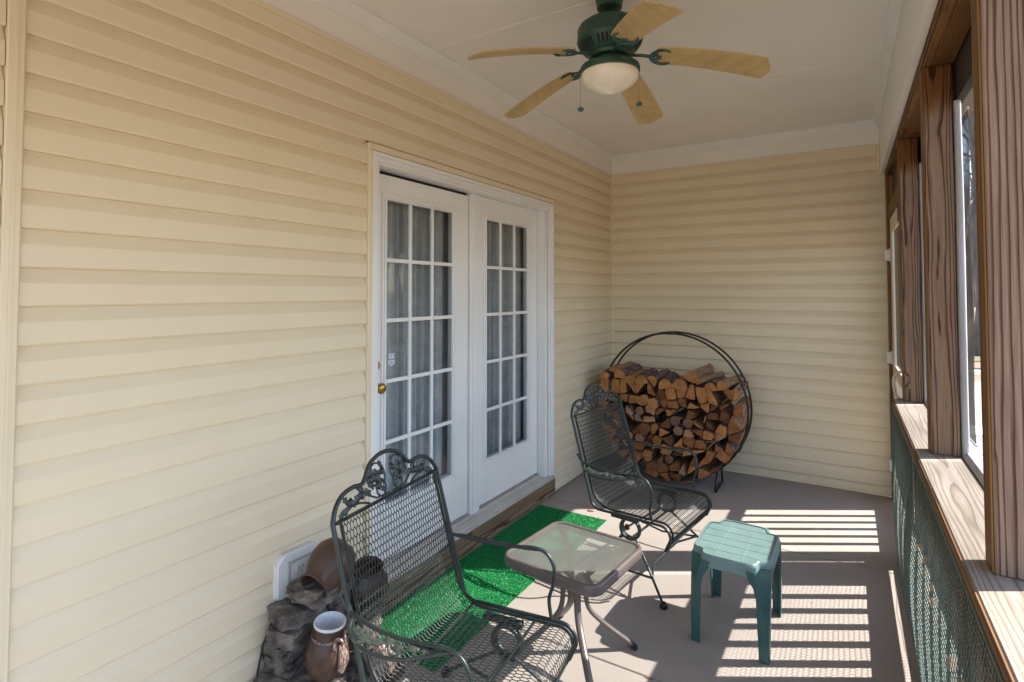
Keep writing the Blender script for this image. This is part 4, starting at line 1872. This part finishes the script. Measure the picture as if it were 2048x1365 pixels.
# worn raised grid lines
mb.cur = 1
for y in (-.150, -.075, 0.0, .075, .150):
    w_ = .150 if abs(y) < .12 else .125
    mb.box(-w_, y - .0016, SZ - .0045, w_, y + .0016, SZ - .0030, .0006)
for x in (-.055, .055):
    ys_ = [-.205, -.1517, -.1483, -.0767, -.0733, -.0017, .0017, .0733, .0767, .1483, .1517, .205]
    for k in range(0, 12, 2):
        mb.box(x - .0016, ys_[k], SZ - .0045, x + .0016, ys_[k + 1], SZ - .0030, .0006)
mb.cur = 0
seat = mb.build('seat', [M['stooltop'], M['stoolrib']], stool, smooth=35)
for sx in (1, -1):
    for sy in (1, -1):
        mb = MB()
        # section: rounded channel at the corner that tapers and splays to the foot
        secs = []
        for t in (0, .08, .18, .3, .5, .75, 1.0):
            z = (SZ - .030) * (1 - t)
            fl = max(0, (.30 - t) / .30) ** 2
            wx = .060 - .020 * t + .060 * fl
            wy = .066 - .024 * t + .070 * fl
            ox = hx + .0030 - .008 * t
            oy = hy + .0030 - .006 * t
            # outer corner at (ox,oy), going inwards by wx, wy
            r_ = .014
            th = .006
            nx_, ny_ = .047 * (1 - t) ** 2.2, .059 * (1 - t) ** 2.2     # the notch runs out down the leg
            outl = [(ox - wx, oy), (ox - nx_ - r_, oy), (ox - nx_ - .003, oy - ny_ * .5 - .002), (ox - .002, oy - ny_ - .006), (ox, oy - ny_ - r_), (ox, oy - wy), (ox - th, oy - wy), (ox - th - .002, oy - ny_ - r_ - .004), (ox - nx_ - th, oy - ny_ * .5 - th - .004), (ox - nx_ - r_ - .004, oy - th), (ox - wx, oy - th)]
            secs.append([(sx * x, sy * y, z) for x, y in outl])
        n = len(secs[0])
        vs = [p for s_ in secs for p in s_]
        fs = []
        for i in range(len(secs) - 1):
            for k in range(n):
                fs.append((i * n + k, i * n + (k + 1) % n, (i + 1) * n + (k + 1) % n, (i + 1) * n + k))
        fs.append(tuple(range(n)))
        fs.append(tuple((len(secs) - 1) * n + k for k in range(n)))
        mb.add(vs, fs)
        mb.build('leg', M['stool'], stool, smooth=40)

# ================================================================== TURF MATS
def turf_mat(x0, x1, y0, y1, lab, z0=0.0, nblade=26000, ry=0.0):
    t = thing('turf_mat', lab, 'mat', ((x0 + x1) / 2, (y0 + y1) / 2, 0), 0, 'green turf mats along the door sill')
    mb = MB()
    mb.box(x0, y0, z0 + .001, x1, y1, z0 + .005, .001)
    mb.build('backing', M['turfback'], t)
    n = nblade
    bx_ = rng.uniform(x0, x1, n)
    by_ = rng.uniform(y0, y1, n)
    an = rng.uniform(0, 2 * PI, n)
    hh = rng.uniform(.003, .007, n)
    lean = rng.uniform(.0, .008, n)
    la = rng.uniform(0, 2 * PI, n)
    wv = rng.uniform(.0012, .0026, n)
    V = np.empty((n, 3, 3))
    V[:, 0] = np.stack([bx_ - wv * np.cos(an), by_ - wv * np.sin(an), np.full(n, z0 + .004)], -1)
    V[:, 1] = np.stack([bx_ + wv * np.cos(an), by_ + wv * np.sin(an), np.full(n, z0 + .004)], -1)
    V[:, 2] = np.stack([bx_ + lean * np.cos(la), by_ + lean * np.sin(la), z0 + .005 + hh], -1)
    o = np_mesh('pile', V.reshape(-1, 3), np.arange(3 * n).reshape(-1, 3), M['turf'], t)
    o['kind'] = 'stuff'


turf_mat(.046, .570, -2.452, -1.575, 'bright green turf mat under the door sill, the farther one', nblade=42000)
turf_mat(.044, .530, -3.380, -2.458, 'bright green turf mat under the nearest chair', nblade=42000)

# ================================================================== FIREWOOD RACK
RX, RZ, RR = .735, .632, .606
RY0, RY1 = -.535, -.365
rack = thing('firewood_rack', 'round black tubular hoop rack holding the stacked firewood', 'rack', (RX, -.45, 0))
for y in (RY0, RY1):
    mb = MB()
    mb.tube([(RX + RR * math.cos(2 * PI * k / 72), y, RZ + RR * math.sin(2 * PI * k / 72)) for k in range(72)], .0085, 8, closed=True)
    mb.build('hoop', M['rackiron'], rack, smooth=60)
mb = MB()
for a_ in (-150, -120, -90, -60, -30):
    x, z = RX + (RR + .008) * math.cos(math.radians(a_)), RZ + (RR + .008) * math.sin(math.radians(a_))
    mb.tube([(x, RY0 - .008, z), (x, RY1 + .008, z)], .007, 6)
mb.box(RX - .03, RY0 - .012, RZ + RR - .012, RX + .03, RY0 + .012, RZ + RR + .012, .004)
mb.build('cross_bars', M['rackiron'], rack, smooth=60)
for sx in (-1, 1):
    xo = RX + sx * .372
    zt = RZ - math.sqrt(RR ** 2 - .372 ** 2)
    mb = MB()
    mb.tube(smoothpath([(xo, RY1, zt + .0), (xo, RY1 - .0, .06), (xo, RY1 + .012, .014), (xo, RY1 - .03, .009), (xo, RY0 - .06, .009), (xo, RY0 - .09, .014), (xo, RY0 - .09, .06), (xo, RY0, zt + .02)], 4), .0085, 8)
    mb.build('leg', M['rackiron'], rack, smooth=60)

# ---- logs: cells of a jittered packing, each log a thing of its own
def clip_half(poly, p, n):
    out = []
    m = len(poly)
    for i in range(m):
        a_, b_ = poly[i], poly[(i + 1) % m]
        da = (a_[0] - p[0]) * n[0] + (a_[1] - p[1]) * n[1]
        db = (b_[0] - p[0]) * n[0] + (b_[1] - p[1]) * n[1]
        if da <= 0:
            out.append(a_)
        if da * db < 0:
            t = da / (da - db)
            out.append((a_[0] + (b_[0] - a_[0]) * t, a_[1] + (b_[1] - a_[1]) * t))
    return out


def log_mesh(poly, yf, yb, mats, rough=.004, dome=.006, taper=0.0):
    """poly (x,z) around its centre -> log along y"""
    cx_ = sum(p[0] for p in poly) / len(poly)
    cz_ = sum(p[1] for p in poly) / len(poly)
    pts = []
    m = len(poly)
    for i in range(m):
        a_, b_ = poly[i], poly[(i + 1) % m]
        pts.append((a_[0] + (cx_ - a_[0]) * .06, a_[1] + (cz_ - a_[1]) * .06))
        L_ = math.hypot(b_[0] - a_[0], b_[1] - a_[1])
        if L_ > .03:
            for q in ((.5,) if L_ < .07 else (.33, .67)):
                j = random.uniform(-rough, rough)
                nx_, nz_ = (b_[1] - a_[1]) / L_, -(b_[0] - a_[0]) / L_
                pts.append((a_[0] + (b_[0] - a_[0]) * q + nx_ * j, a_[1] + (b_[1] - a_[1]) * q + nz_ * j))
    n = len(pts)
    mb = MB()
    vs, fs, ms = [], [], []
    tilt = (random.uniform(-.12, .12), random.uniform(-.15, .15))
    ny = 4
    for k in range(ny + 1):
        t = k / ny
        for (x, z) in pts:
            jx, jz = (random.uniform(-rough, rough) * .6, random.uniform(-rough, rough) * .6) if 0 < k else (0, 0)
            y = yf + (yb - yf) * t
            if k == 0:
                y += (x - cx_) * tilt[0] + (z - cz_) * tilt[1] + random.uniform(-.002, .002)
            vs.append((x - cx_ + jx, y, z - cz_ + jz))
    for k in range(ny):
        for i in range(n):
            fs.append((k * n + i, k * n + (i + 1) % n, (k + 1) * n + (i + 1) % n, (k + 1) * n + i))
            ms.append(1 if (i / n) < mats[3] else 2)
    fc = len(vs)
    vs.append((random.uniform(-.01, .01), yf - random.uniform(0, dome), random.uniform(-.01, .01)))
    for i in range(n):
        fs.append((i, (i + 1) % n, fc))
        ms.append(0)
    fs.append(tuple(range(ny * n, ny * n + n)))
    ms.append(0)
    me = bpy.data.meshes.new('firewood_log')
    me.from_pydata(vs, [], fs)
    for q in mats[:3]:
        me.materials.append(q)
    me.polygons.foreach_set('material_index', ms)
    import bmesh
    bm = bmesh.new()
    bm.from_mesh(me)
    bmesh.ops.recalc_face_normals(bm, faces=bm.faces)
    bm.to_mesh(me)
    bm.free()
    return me, (cx_, cz_)


ORD = ['first', 'second', 'third', 'fourth', 'fifth', 'sixth', 'seventh', 'eighth', 'ninth', 'tenth', 'eleventh', 'twelfth', 'thirteenth', 'fourteenth']
seeds = []
row = 0
z = .075
random.seed(21)
rowz = []
while z < .80:
    half = math.sqrt(max(0.0, (RR - .02) ** 2 - (z - RZ) ** 2))
    n = max(2, int(round(2 * half / random.uniform(.080, .094))))
    for i in range(n):
        x = RX - half + (i + .5 + (.0 if row % 2 else .12)) * 2 * half / n + random.uniform(-.022, .022)
        seeds.append((x, z + random.uniform(-.020, .020), row))
    z += .075
    row += 1
nrows = row
byrow = {}
for s_ in seeds:
    byrow.setdefault(s_[2], []).append(s_)
rounds = set()
for r_ in (2, 4, 5, 6, 6, 7):
    if r_ in byrow:
        rounds.add(random.choice(byrow[r_]))
circ = [(RX + (RR - .012) * math.cos(2 * PI * k / 40), RZ + (RR - .012) * math.sin(2 * PI * k / 40)) for k in range(40)]
LOGS = 0
for r_ in sorted(byrow):
    lst = sorted(byrow[r_])
    for i, s_ in enumerate(lst):
        poly = list(circ)
        for t_ in seeds:
            if t_ is s_:
                continue
            mx_, mz_ = (s_[0] + t_[0]) / 2, (s_[1] + t_[1]) / 2
            nx_, nz_ = t_[0] - s_[0], t_[1] - s_[1]
            L_ = math.hypot(nx_, nz_)
            if L_ > .4:
                continue
            nx_, nz_ = nx_ / L_, nz_ / L_
            poly = clip_half(poly, (mx_ - nx_ * .0035, mz_ - nz_ * .0035), (nx_, nz_))
            if len(poly) < 3:
                break
        poly = clip_half(poly, (0, .845 + random.uniform(-.02, .02)), (0, 1)) if len(poly) >= 3 else poly
        if len(poly) < 3:
            continue
        # merge short edges so that the split faces stay crisp
        q = []
        for p_ in poly:
            if not q or math.hypot(p_[0] - q[-1][0], p_[1] - q[-1][1]) > .018:
                q.append(p_)
        if len(q) > 3 and math.hypot(q[0][0] - q[-1][0], q[0][1] - q[-1][1]) < .018:
            q.pop()
        poly = q
        if len(poly) < 3:
            continue
        rnd = s_ in rounds
        # many splits are wedges: drop a corner or two, leaving dark gaps between logs
        if not rnd:
            while len(poly) > 4 and random.random() < .8:
                poly.pop(random.randrange(len(poly)))
            if len(poly) == 4 and random.random() < .55:
                poly.pop(random.randrange(4))
        yf = -.45 - .225 + random.uniform(-.05, .035)
        yb = yf + random.uniform(.38, .44)
        if yb > -.03:
            yb = -.03
        if rnd:
            cx_, cz_ = s_[0], s_[1]
            rr = random.uniform(.036, .046)
            poly = [(cx_ + rr * math.cos(2 * PI * k / 14), cz_ + rr * math.sin(2 * PI * k / 14)) for k in range(14)]
            mats = (M['logring'], M['bark'], M['bark'], .5)
            rough = .0015
        else:
            bark = random.random() < .45
            end_m = M['logend_fresh'] if (r_ >= nrows - 1 and random.random() < .8) else M['logend']
            mats = (end_m, M['logside'], M['bark'] if bark else M['logside'], random.choice((.5, .65)))
            rough = .004
        me, (cx_, cz_) = log_mesh(poly, 0.0, yb - yf, mats, rough)
        o = bpy.data.objects.new('firewood_log', me)
        COL.objects.link(o)
        o.location = (cx_, yf, cz_)
        kind = 'round bark-edged log' if rnd else 'split firewood log'
        tag(o, f'{kind}, {ORD[i]} from left in the {ORD[r_]} row up of the stack', 'log', 'logs stacked in the hoop rack')
        LOGS += 1
# loose logs lying on top of the stack: x, z, y front, length, size, yaw, roll, flat, material, label
half_round = [(-.5, 0), (-.46, .26), (-.3, .5), (-.08, .62), (.16, .58), (.36, .42), (.48, .2), (.5, 0), (.2, -.06), (-.2, -.04)]
wedge = [(-.5, -.3), (-.1, .42), (.2, .36), (.5, -.1), (.3, -.34)]
slab = [(-.5, -.16), (-.42, .16), (-.1, .22), (.4, .15), (.5, -.12), (.1, -.2)]
tops = [
    (.215, .868, -.71, .42, .095, 0.06, .2, wedge, 'fresh', 'orange wedge log at the far left end of the top row, leaning up'),
    (.285, .915, -.69, .40, .085, -.10, -.3, slab, 'split', 'thin pale slab log lying highest on the left of the stack'),
    (.345, .885, -.70, .41, .110, -.06, .1, half_round, 'bark', 'half-round log with speckled bark, on top near the left'),
    (.440, .845, -.72, .42, .105, .04, 3.3, half_round, 'fresh', 'orange half-round log turned curve down in the top layer'),
    (.535, .850, -.70, .41, .115, .05, .15, half_round, 'fresh', 'wide orange half-round log on top, left of the middle'),
    (.630, .852, -.69, .40, .100, -.03, -.9, half_round, 'fresh', 'half-round log tipped on its side in the middle of the top'),
    (.735, .835, -.71, .41, .115, .10, .35, half_round, 'fresh', 'orange half-round log in the middle of the top, over round ends'),
    (.860, .840, -.72, .42, .125, .02, -.2, half_round, 'fresh', 'large orange half-round log right of the middle of the top'),
    (.945, .905, -.68, .42, .130, -.13, -.45, wedge, 'split', 'big smooth split log slanting up highest right of the middle'),
    (1.010, .885, -.74, .46, .060, -.22, .6, wedge, 'split', 'long thin split stick lying slantwise across the top'),
    (1.090, .838, -.70, .40, .105, -.05, .1, half_round, 'bark', 'reddish bark half-round log on top near the right'),
    (1.180, .862, -.72, .41, .095, -.20, .3, wedge, 'split', 'yellow split log slanting up on top near the right end'),
    (1.262, .800, -.69, .40, .105, -.03, 1.2, half_round, 'fresh', 'orange half-round log standing on edge against the right hoop'),
]
for (x, z, yf, L_, s_, yaw, roll, shp, kind, lab) in tops:
    poly = [(a_ * s_, b_ * s_) for a_, b_ in shp]
    ca, sa = math.cos(roll), math.sin(roll)
    poly = [(a_ * ca - b_ * sa, a_ * sa + b_ * ca) for a_, b_ in poly]
    mats = {'fresh': (M['logend_fresh'], M['bark'], M['logside'], .6), 'split': (M['logend_fresh'], M['logside'], M['logside'], .5), 'bark': (M['logend_fresh'], M['bark'], M['logside'], .75)}[kind]
    me, _ = log_mesh(poly, 0, L_, mats, .003)
    o = bpy.data.objects.new('firewood_log', me)
    COL.objects.link(o)
    o.location = (x, yf, z)
    o.rotation_euler = (.03, 0, yaw)
    tag(o, lab, 'log', 'logs stacked in the hoop rack')

# ================================================================== FOUNTAIN
ft = thing('tabletop_fountain', 'resin rock fountain with tipped brown clay jars beside the wall', 'fountain', (.2, -3.66, 0))


def rock_mb(c, sx, sy, sz, seed, rz=0.0, amp=.10):
    """faceted stone slab: subdivided box pushed about by a few random planes"""
    r = random.Random(seed)
    mb = MB()
    n = 6
    idx = {}
    vs, fs = [], []

    def vid(i, j, k):
        key = (i, j, k)
        if key not in idx:
            p = np.array([i / n - .5, j / n - .5, k / n - .5]) * 2
            q = p / max(1e-6, (abs(p[0]) ** 9 + abs(p[1]) ** 9 + abs(p[2]) ** 9) ** (1 / 9))
            rr = random.Random(hash((seed, i, j, k)))
            q = q * (1 + rr.uniform(-amp, amp))
            idx[key] = len(vs)
            vs.append((q[0] * sx, q[1] * sy, q[2] * sz))
        return idx[key]
    for a_ in range(n):
        for b_ in range(n):
            for f_ in (0, n):
                fs.append((vid(f_, a_, b_), vid(f_, a_ + 1, b_), vid(f_, a_ + 1, b_ + 1), vid(f_, a_, b_ + 1)))
                fs.append((vid(a_, f_, b_), vid(a_ + 1, f_, b_), vid(a_ + 1, f_, b_ + 1), vid(a_, f_, b_ + 1)))
                fs.append((vid(a_, b_, f_), vid(a_ + 1, b_, f_), vid(a_ + 1, b_ + 1, f_), vid(a_, b_ + 1, f_)))
    mb.add(vs, fs)
    mb.xf(Matrix.Translation(c) @ Matrix.Rotation(rz, 4, 'Z') @ Matrix.Rotation(r.uniform(-.12, .12), 4, 'X'))
    return mb


rocks = [((.155, -3.645, .375), .085, .125, .036, .1), ((.115, -3.74, .305), .078, .090, .030, -.2), ((.11, -3.765, .245), .070, .080, .034, .3), ((.10, -3.775, .185), .066, .062, .032, -.1), ((.10, -3.765, .125), .072, .070, .034, .15),
         ((.13, -3.79, .06), .10, .085, .045, .2), ((.27, -3.725, .07), .085, .085, .032, .1), ((.14, -3.56, .30), .075, .10, .055, .15), ((.13, -3.54, .19), .08, .10, .07, -.1), ((.15, -3.50, .09), .10, .11, .09, .25), ((.26, -3.66, .035), .13, .17, .035, 0.0),
         ((.30, -3.55, .06), .07, .06, .055, .5), ((.31, -3.74, .055), .06, .05, .05, .9)]
for i, (c_, a_, b_, d_, rz) in enumerate(rocks):
    rock_mb(c_, a_, b_, d_, i + 3, rz).build('rock', M['rock'], ft)


def jar(c, axis, prof, mat, name='jar', inner=None, rimr=None):
    q = Vector((0, 0, 1)).rotation_difference(Vector(axis).normalized()).to_matrix().to_4x4()
    mb = MB()
    mb.lathe(prof, 40, c, q, cap0=True)
    o = mb.build(name, mat, ft, smooth=50)
    if inner:
        mb = MB()
        mb.lathe(inner, 40, c, q)
        mb.build('glazed_rim', M['glaze'], o, smooth=50, fix=False)
    return o, q


# middle jar with white rim, rope and tassel
JS = .88
pj = [(r_ * JS, z_) for r_, z_ in [(.050, 0), (.066, .012), (.084, .045), (.092, .085), (.090, .120), (.078, .152), (.064, .170), (.0645, .190), (.068, .202)]]
inner = [(r_ * JS, z_) for r_, z_ in [(.0685, .200), (.0695, .206), (.0665, .2105), (.060, .206), (.057, .185), (.058, .165), (.060, .12), (.045, .105), (.0005, .10)]]
j1, q1 = jar((.268, -3.728, .102), (.10, .02, 1), pj, M['jar'], inner=inner)
base = Vector((.268, -3.728, .102))
mb = MB()
mb.tube([base + (q1 @ Vector((JS * .0705 * math.cos(t), JS * .0705 * math.sin(t), .160 + .002 * math.sin(20 * t)))) for t in np.linspace(0, 2 * PI, 50)[:-1]], .0055, 8, closed=True)
for ang, zc in ((-.25, .160), (.35, .168)):
    d = Vector((math.cos(ang), math.sin(ang), 0))
    s_ = Vector((-math.sin(ang), math.cos(ang), 0))
    mb.tube([base + (q1 @ (d * (.072 + .006 * math.cos(2 * t)) + s_ * (.018 * math.cos(t)) + Vector((0, 0, zc - .004 + .018 * math.sin(t))))) for t in np.linspace(0, 2 * PI, 18)[:-1]], .0055, 6, closed=True)
for ang, L_ in ((-.1, .085), (.02, .095), (.14, .09), (.26, .08)):
    d = Vector((math.cos(ang), math.sin(ang), 0))
    mb.tube([base + (q1 @ (d * r_ + Vector((0, 0, z_)))) for r_, z_ in ((.073, .152), (.083, .12), (.087, .085), (.083, .152 - L_ - .01))], [.006, .010, .011, .008], 7)
mb.build('rope_tassel', M['rope'], j1, smooth=50)
# upper jar lying on the rocks, mouth towards the near end and down
pj2 = [(.045, 0), (.072, .010), (.090, .045), (.092, .085), (.080, .125), (.066, .150), (.060, .168), (.064, .180), (.066, .184), (.060, .186), (.054, .170), (.058, .13), (.02, .12)]
jar((.195, -3.580, .508), (.12, -.9, -.42), pj2, M['jar'])
# darker jar behind the chair mesh
jar((.20, -3.455, .235), (.25, -.15, 1), [(.05, 0), (.075, .015), (.093, .06), (.088, .11), (.066, .145), (.056, .160), (.062, .178), (.058, .180), (.05, .165), (.052, .13), (.01, .12)], M['jardark'])
# basin
mb = MB()
mb.lathe([(.12, 0.001), (.165, .01), (.182, .045), (.185, .062), (.176, .064), (.168, .046), (.12, .03), (.001, .028)], 40, (.33, -3.62, .0))
mb.build('basin', M['jardark'], ft, smooth=40)
# braided log texture piece in front
mb = MB()
for i in range(7):
    a_ = -3.60 + i * .022
    mb.tube([(.40, a_, .02), (.395 + .01 * math.sin(i), a_ + .006, .07), (.37, a_ + .002, .115), (.345, a_, .135)], [.013, .014, .012, .009], 7)
mb.build('driftwood', M['rope'], ft, smooth=50)

mb = MB()
mb.tube(smoothpath([(.055, -3.70, .33), (.035, -3.80, .26), (.03, -3.85, .12), (.05, -3.87, .012), (.12, -3.88, .008), (.16, -3.84, .008), (.10, -3.80, .03), (.045, -3.83, .12), (.03, -3.83, .2), (.06, -3.76, .24)], 6), .004, 7)
o = mb.build('power_cord', M['cord'], smooth=60)
tag(o, 'black power cord looping down behind the fountain by the wall', 'cord')

# wood chips and grit on the slab
mb = MB()
r = random.Random(3)
for i in range(170):
    if i < 110:
        x, y = r.gauss(.75, .32), r.gauss(-.62, .16)
    else:
        x, y = r.uniform(.6, 2.2), r.uniform(-3.2, -.2)
    if x < .03 or x > 2.2 or y > -.04:
        continue
    L_, w_ = r.uniform(.002, .010), r.uniform(.001, .003)
    if i >= 110:
        L_, w_ = L_ * .5, w_ * .7
    a_ = r.uniform(0, 6.28)
    c_, s_ = math.cos(a_), math.sin(a_)
    p = [(x + c_ * u * L_ - s_ * v * w_, y + s_ * u * L_ + c_ * v * w_) for u, v in ((-1, -.6), (1, -1), (.8, 1), (-.9, .7))]
    mb.add([(q[0], q[1], .0004) for q in p] + [(q[0], q[1], .002) for q in p], [(4, 5, 6, 7), (0, 1, 5, 4), (1, 2, 6, 5), (2, 3, 7, 6), (3, 0, 4, 7)])
o = mb.build('wood_chips', M['leafdry'])
o['kind'] = 'stuff'

# dry leaf bits on the floor
for (x, y, r, a_) in ((.405, -1.475, .018, .4), (1.30, -2.95, .010, 1.2)):
    mb = MB()
    pts = []
    for k in range(10):
        t = 2 * PI * k / 10
        rr = r * (1 + .3 * math.cos(3 * t))
        pts.append((x + rr * math.cos(t + a_) * 1.5, y + rr * math.sin(t + a_) * .7, .002 + .004 * abs(math.sin(t))))
    mb.add(pts + [(x, y, .0025)], [(k, (k + 1) % 10, 10) for k in range(10)])
    o = mb.build('dry_leaf', M['leafdry'], fix=False)
    tag(o, 'curled dry brown leaf on the concrete in front of the right door leaf' if x < 1 else 'small dry leaf scrap on the concrete between table and stool', 'leaf')

# ================================================================== OUTSIDE
def gz(x, y):
    d = max(0.0, x - 3.5)
    return -0.16 + (0.035 * max(0, d - 8) if d < 60 else 0.035 * 52)


def tree_meshes(seed):
    r = random.Random(seed)
    tr, cr = MB(), MB()
    H = r.uniform(11, 14)
    pts = [(0, 0, -.3)]
    x = y = 0
    for k in range(1, 9):
        x += r.uniform(-.18, .18)
        y += r.uniform(-.18, .18)
        pts.append((x, y, H * k / 8))
    r0 = r.uniform(.13, .24)
    tr.tube(pts, [r0 * (1 - .85 * k / 8) for k in range(9)], 7)

    def branch(p, d, L, rad, lev):
        q = [p]
        c = Vector(p)
        dd = Vector(d).normalized()
        for k in range(3):
            dd = (dd + Vector((r.uniform(-.25, .25), r.uniform(-.25, .25), r.uniform(-.05, .3)))).normalized()
            c = c + dd * L / 3
            q.append(tuple(c))
        (tr if lev == 0 else cr).tube(q, [rad, rad * .7, rad * .45, rad * .2], 4 if lev else 5, cap=False)
        if lev < 2:
            for k in range(4 if lev == 0 else 5):
                t = r.uniform(.3, 1)
                i = min(2, int(t * 3))
                o = Vector(q[i]).lerp(Vector(q[i + 1]), t * 3 - i if t < 1 else 1)
                nd = (dd + Vector((r.uniform(-1, 1), r.uniform(-1, 1), r.uniform(-.2, .8)))).normalized()
                branch(tuple(o), nd, L * r.uniform(.35, .6), rad * .4, lev + 1)
    for k in range(13):
        t = r.uniform(.3, .98)
        i = min(7, int(t * 8))
        o = Vector(pts[i]).lerp(Vector(pts[i + 1]), t * 8 - i)
        a_ = r.uniform(0, 2 * PI)
        branch(tuple(o), (math.cos(a_), math.sin(a_), r.uniform(.2, .9)), (1.1 - t) * 3.2 + .6, r0 * .3 * (1.1 - t), 0)
    return tr, cr


protos = []
for s_ in (1, 2, 3):
    tr, cr = tree_meshes(s_)
    t = thing('bare_tree', 'bare leafless woodland tree standing beyond the insect screens', 'tree', (0, 0, 0), 0, 'bare woodland trees', world_built=False)
    tr.build('trunk', M['trunk'], t, smooth=60, fix=False)
    cr.build('crown', M['twig'], t, smooth=60, fix=False)
    protos.append(t)
r = random.Random(5)
spots = []
while len(spots) < 14:
    a_ = r.uniform(-75, 80)
    d = r.uniform(22, 70)
    x, y = 2.3 + d * math.cos(math.radians(a_)), -3 + d * math.sin(math.radians(a_))
    if 24 < a_ < 37 and d < 32:
        continue
    spots.append((x, y))
# a handful where the sliver of view between the posts looks
for k in range(26):
    u_, d = r.uniform(.13, .30), r.uniform(17, 62)
    spots.append((2.02 + d * u_, -5.2 + d))
spots += [(4.4, 26.0), (6.2, 31.0), (8.0, 40.0)]
for i, (x, y) in enumerate(spots):
    t = protos[i] if i < 3 else copy_tree(protos[i % 3])
    t.location = (x, y, gz(x, y))
    t.rotation_euler = (0, 0, r.uniform(0, 6.28))
    s_ = r.uniform(.8, 1.0)
    t.scale = (s_, s_, s_)

# far woods as one mass of stems
mb = MB()
r = random.Random(9)
for i in range(420):
    a_ = r.uniform(-80, 100)
    d = r.uniform(75, 130)
    x, y = 2 + d * math.cos(math.radians(a_)), d * math.sin(math.radians(a_))
    z0_ = gz(x, y)
    H = r.uniform(10, 17)
    w_ = r.uniform(.15, .35)
    mb.tube([(x, y, z0_ - .5), (x + r.uniform(-.6, .6), y + r.uniform(-.6, .6), z0_ + H * .5), (x + r.uniform(-1, 1), y + r.uniform(-1, 1), z0_ + H)], [w_, w_ * .7, .04], 4, cap=False)
    for k in range(9):
        t = r.uniform(.3, 1)
        b_ = r.uniform(0, 6.28)
        L_ = r.uniform(1.2, 3.2)
        mb.tube([(x, y, z0_ + H * t), (x + L_ * math.cos(b_), y + L_ * math.sin(b_), z0_ + H * t + L_ * .7)], [.07, .02], 3, cap=False)
o = mb.build('far_woods', M['twig'], fix=False)
o['kind'] = 'stuff'

# pale garden path and a low white bench seen through the screen
mb = MB()
pts = smoothpath([(2.9, 0.5), (3.1, 3.0), (3.6, 6.0), (5.0, 9.0), (8.0, 11.0), (13, 12)], 6)
vs, fs = [], []
for i, p in enumerate(pts):
    q = pts[min(i + 1, len(pts) - 1)]
    p0 = pts[max(i - 1, 0)]
    t = Vector((q[0] - p0[0], q[1] - p0[1], 0)).normalized()
    nrm = Vector((-t.y, t.x, 0)) * .42
    z = gz(p[0], p[1]) + .035
    for (s_, dz) in ((1, -.12), (1, 0), (-1, 0), (-1, -.12)):
        vs.append((p[0] + nrm.x * s_, p[1] + nrm.y * s_, z + dz))
for i in range(len(pts) - 1):
    for k in range(3):
        a_ = i * 4 + k
        fs.append((a_, a_ + 4, a_ + 5, a_ + 1))
mb.add(vs, fs)
o = mb.build('path', M['path'], smooth=40)
o['kind'] = 'structure'

bn = thing('garden_bench', 'white garden bench with a curved back rail beyond the screen', 'bench', (3.15, 1.6, gz(3.1, 1.6)), 0.35, world_built=False)
mb = MB()
for i in range(4):
    mb.box(-.6, -.20 + i * .11, .42, .6, -.11 + i * .11, .445, .004)
mb.build('seat', M['plastic'], bn)
mb = MB()
mb.tube(smoothpath([(-.6, .25, .44), (-.6, .30, .80), (-.4, .31, .90), (0, .31, .95), (.4, .31, .90), (.6, .30, .80), (.6, .25, .44)], 5), .022, 8)
for x in np.linspace(-.45, .45, 7):
    mb.tube([(x, .25, .44), (x, .31, .90 - .1 * abs(x))], .012, 6)
mb.build('backrest', M['plastic'], bn, smooth=50)
for sx in (-.55, .55):
    for y in (-.16, .2):
        mb = MB()
        mb.box(sx - .025, y - .025, 0, sx + .025, y + .025, .42, .004)
        mb.build('leg', M['plastic'], bn)
